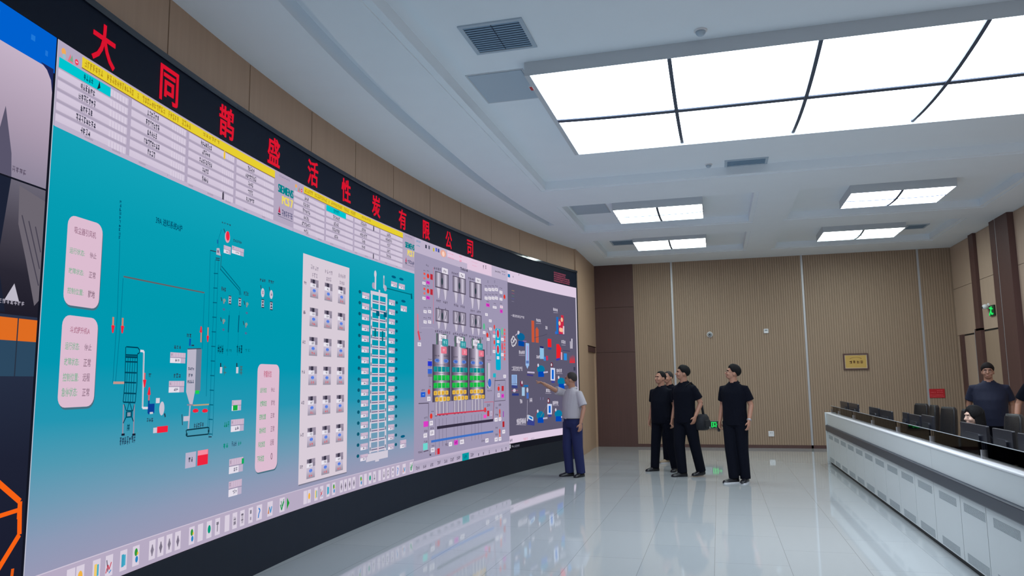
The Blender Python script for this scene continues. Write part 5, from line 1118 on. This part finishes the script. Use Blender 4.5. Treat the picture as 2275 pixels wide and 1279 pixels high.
    for s in (-1, 1):
        a2 = lerp(kn[s], an[s], 1.06); b.tube([hip[s], lerp(hip[s], kn[s], .45), kn[s], lerp(kn[s], an[s], .5), a2], [.108*k*min(1.15, wide), .100*k, .087*k, .081*k, .076*k], 14)
    remesh(b, 'trousers', trousers, t, .009, 3)
    if belt:
        MB().loft([ring(U((0, -belly*.3, z)), .166*wide*k, (.128+belly*.8)*k) for z in (.965, .968, .997, 1.0)]).obj('belt', BELT, t, smooth=True)
        MB().box(U((-.022, -.138-belly*1.1, .966)), U((.022, -.126-belly*1.1, .999))).obj('buckle', M['steel'], t)
    # shoes
    for s in (-1, 1):
        ta = legs[s][2]; a = an[s]; dv = Vector((math.sin(ta), -math.cos(ta), 0)); sd = Vector((dv.y, -dv.x, 0)); z0 = a[2]-.08*k; pit_ = legs[s][3] if len(legs[s]) > 3 else 0.
        rings = []
        for u, wd, hh in ((-.075, .028, .06), (-.06, .038, .085), (0, .040, .095), (.06, .042, .072), (.12, .047, .052), (.165, .040, .042), (.185, .022, .030)):
            lift = -u*math.sin(pit_) if pit_ else 0
            c = Vector(a)+dv*u*k; rings.append([(c.x+sd.x*wd*k*x, c.y+sd.y*wd*k*x, z0+max(0, (lift if pit_ else 0))*k+hh*k*y) for x, y in ((-1, 0), (-1, .35), (-.8, .8), (-.3, 1), (.3, 1), (.8, .8), (1, .35), (1, 0))])
        so = MB().loft(rings).obj('shoe', shoe, t, smooth=True)
        if sole: MB().loft([[(p[0], p[1], p[2]+(.014*k if j else -.0)) for j, p in ((0, q[0]), (1, q[0]), (1, q[7]), (0, q[7]))] for q in [[tuple((1.04*(r[i][m]-sum(x[m] for x in r)/8)+sum(x[m] for x in r)/8) if m < 2 else r[i][m] for m in range(3)) for i in range(8)] for r in rings]]).obj('sole', sole, so)
    return t, k, dict(sh=sh, elb=elb, wri=wri, Hd=Hd, U=U)
def face(fx, fy): return math.atan2(fx, -fy)
def local(pos, rz, k, w):
    d = Vector(w)-Vector(pos); return tuple((Matrix.Rotation(-rz, 3, 'Z') @ d)/k)
DN = (0, -.15, -1)
# the man pointing at the display: his right arm reaches towards it
P1 = (-2.37, 12.47, 0); r1 = face(-.62, -.78); k1 = 1.70/1.75
tgt = local(P1, r1, k1, (-2.90, 12.05, 1.585)); shr = (-.175, .005, 1.388)
dv = Vector(tgt)-Vector(shr); e1 = tuple(Vector(shr)+dv*.5+Vector((0, 0, -.03))); 
Lr = dv.length; w1 = tuple(Vector(shr)+dv.normalized()*.53); e1 = tuple(Vector(shr)+dv.normalized()*.285+Vector((0, .01, -.025)))
person('person', 'man in grey checked shirt and navy trousers pointing at the video wall', P1, r1, 1.70,
    {-1: (e1, w1, tuple(dv.normalized()), dict(point=True, curl=.75, palm_n=(0, .3, 1))), 1: ((.265, .03, 1.15), (.275, -.06, .90), (0, -.12, -1), dict(curl=.5, palm_n=(1, 0, 0)))},
    {-1: ((-.09, -.05, .49), (-.085, -.02, .08), -.35), 1: ((.10, .02, .49), (.115, .06, .08), .25)}, head=(face(-1, .15)-r1, -.03), wide=1.04, shirt=GREY, trousers=NAVYT, hair=HAIRG, hairk='receding', untuck=False, belly=.02, belt=True, sleeve=.85)
# three men in black standing in a group, one more behind them
person('person', 'man in black polo standing leftmost of the three watching men, arms hanging down', (-.97, 13.43, 0), face(-.55, -.83), 1.705,
    {-1: ((-.245, .05, 1.14), (-.262, -.03, .89), DN, dict(curl=.7, palm_n=(-1, 0, 0))), 1: ((.245, .04, 1.14), (.262, -.04, .89), DN, dict(curl=.6, palm_n=(1, 0, 0)))},
    {-1: ((-.12, -.06, .49), (-.135, -.09, .08), -.35), 1: ((.13, .04, .49), (.17, .09, .08), .35)}, head=(face(-.75, -.66)-face(-.55, -.83), -.05), wide=1.12, belly=.03, hairk='receding', placket=BELT)
person('person', 'man in dark shirt and pale shoes almost hidden behind the two men in black', (-.92, 14.75, 0), face(-.5, -.86), 1.715,
    {-1: ((-.235, .05, 1.14), (-.235, -.03, .89), DN, dict(curl=.6)), 1: ((.26, .04, 1.14), (.24, -.04, .89), DN, dict(curl=.6))},
    {-1: ((-.09, -.02, .49), (-.09, -.01, .08), -.3), 1: ((.09, .0, .49), (.09, .02, .08), .3)}, head=(-.2, 0), hairk='receding', hair=HAIRG, shoe=TAN, sole=SOLE)
P3 = (-.56, 12.78, 0); r3 = face(-.60, -.80)
t3, k3, i3 = person('person', 'tall man in black shirt with a shoulder bag, left hand in his pocket, mid-stride', P3, r3, 1.785,
    {-1: ((-.232, .06, 1.14), (-.24, -.02, .90), DN, dict(curl=.6, palm_n=(-1, 0, 0))), 1: ((.248, .10, 1.15), (.225, -.02, .95), (-.2, -.25, -1), dict(curl=.5, palm_n=(1, 0, 0)))},
    {-1: ((-.07, -.08, .49), (-.03, -.08, .08), -.45), 1: ((.11, .08, .49), (.135, .17, .095), -.1, .22)}, head=(face(-1, -.12)-r3, -.10), wide=1.03, hair=HAIR)
P4 = (.217, 12.20, 0); r4 = face(-.45, -.89)
t4, k4, i4 = person('person', 'man in black polo with a silver watch standing apart, looking up left', P4, r4, 1.775,
    {-1: ((-.235, .08, 1.14), (-.252, .0, .89), DN, dict(curl=1.0, palm_n=(-1, 0, 0))), 1: ((.238, .06, 1.14), (.255, -.08, .91), (0, -.25, -1), dict(curl=.6, palm_n=(1, 0, 0)))},
    {-1: ((-.065, -.06, .49), (-.015, -.10, .08), -.55), 1: ((.095, .0, .49), (.12, .0, .08), .15)}, head=(face(-1, -.05)-r4, -.16), wide=1.03, hair=HAIR, glasses=True, sole=SOLE)
def wp(t, p): return Matrix.Translation(t.location) @ Matrix.Rotation(t.rotation_euler.z, 4, 'Z') @ Vector(p)
# watch on his left wrist (moves with him: a part)
w = Vector(i4['wri'][1]); e = Vector(i4['elb'][1]); ax = (w-e).normalized(); c = w-ax*.02
MB().tube([c-ax*.010, c+ax*.010], [.034, .034], 16).obj('watch', M['steel'], t4, smooth=True)
# phone in his right hand
q = wp(t4, Vector(i4['wri'][-1])+Vector((-.012, -.02, -.10)))
t = thing('mobile_phone', 'black mobile phone held in the right hand of the man with the watch', 'phone', q, r4)
MB().rbox((-.005, -.036, -.055), (.005, .036, .075), .01, 3, 0).obj('case', M['dark_plastic'], t); MB().box((-.0058, -.032, -.05), (-.005, .034, .068)).obj('screen', M['black_metal'], t)
# shoulder bag hanging behind the tall man's left hip
q = wp(t3, (.215*k3, .165, .87))
t = thing('shoulder_bag', 'black shoulder bag hanging at the hip of the tall man in black', 'bag', q, r3+.3)
b = MB(); b.loft([[(x*.085*s_, y*.155*s_, z) for x, y in [(math.copysign(abs(math.cos(a))**.6, math.cos(a)), math.copysign(abs(math.sin(a))**.6, math.sin(a))) for a in [2*math.pi*i/20 for i in range(20)]]] for z, s_ in ((-.13, .75), (-.115, .95), (-.02, 1.05), (.07, .95), (.115, .7), (.125, .5))]); b.obj('pouch', NYL, t, smooth=True)
MB().box((.07, -.10, -.08), (.098, .10, .03)).obj('front_pocket', NYL, t, bevel=.01)
inv = (Matrix.Translation(q) @ Matrix.Rotation(r3+.3, 4, 'Z')).inverted()
U3 = i3['U']
pts = [inv @ wp(t3, p) for p in (Vector(q)*0+Vector(U3((.265, .13, .95))), U3((.225, .145, 1.15)), U3((.17, .125, 1.36)), U3((.115, .03, 1.475)), U3((.10, -.085, 1.42)))]
MB().tube([(0, .05, .10)]+[tuple(p) for p in pts], .02, 8, flat=.3).obj('strap', NYL, t, smooth=True)
# the man in navy behind the desk, and the one at the picture edge
person('person', 'heavy-set man in navy polo standing behind the desk, facing the camera', (3.80, 12.5, 0), face(-.25, -.97), 1.735,
    {-1: ((-.27, .07, 1.14), (-.25, .05, .89), DN, dict(curl=.6)), 1: ((.27, .07, 1.14), (.25, .05, .89), DN, dict(curl=.6))},
    {-1: ((-.10, 0, .49), (-.10, .0, .08), -.2), 1: ((.10, 0, .49), (.10, .0, .08), .2)}, head=(face(-.3, -.95)-face(-.25, -.97), .0), wide=1.2, belly=.05, shirt=NAVY, hair=HAIRB, hairk='fringe', glasses=True, placket=BELT)
P8 = (4.14, 11.5, 0)
person('person', 'person in dark shirt cut off by the right picture edge, forearm showing', P8, face(-.3, -.95), 1.76,
    {-1: ((-.30, .04, 1.16), (-.34, -.13, .95), (-.2, -.5, -1), dict(curl=.6)), 1: ((.28, .05, 1.14), (.28, -.05, .89), DN, dict(curl=.6))},
    {-1: ((-.10, 0, .49), (-.10, .0, .08), -.2), 1: ((.10, 0, .49), (.10, .0, .08), .2)}, head=(-.2, 0), wide=1.1)
# the woman seated at the desk, only her face and long hair show over the monitors
person('person', 'woman with long dark hair seated at the desk, seen in profile over a monitor', (2.80, 9.36, -.392), face(-1, .05), 1.62,
    {-1: ((-.25, -.12, 1.16), (-.17, -.34, 1.13), (0.3, -1, -.1), dict(curl=.4)), 1: ((.25, -.12, 1.16), (.17, -.34, 1.13), (-.3, -1, -.1), dict(curl=.4))},
    {-1: ((-.10, -.42, .98), (-.10, -.42, .55), 0), 1: ((.10, -.42, .98), (.10, -.42, .55), 0)}, head=(face(-1, -.25)-face(-1, .05), .08), skin=SKP, hair=HAIR, hairk='short', longhair=True, lean=(0, -.10), wide=.9)
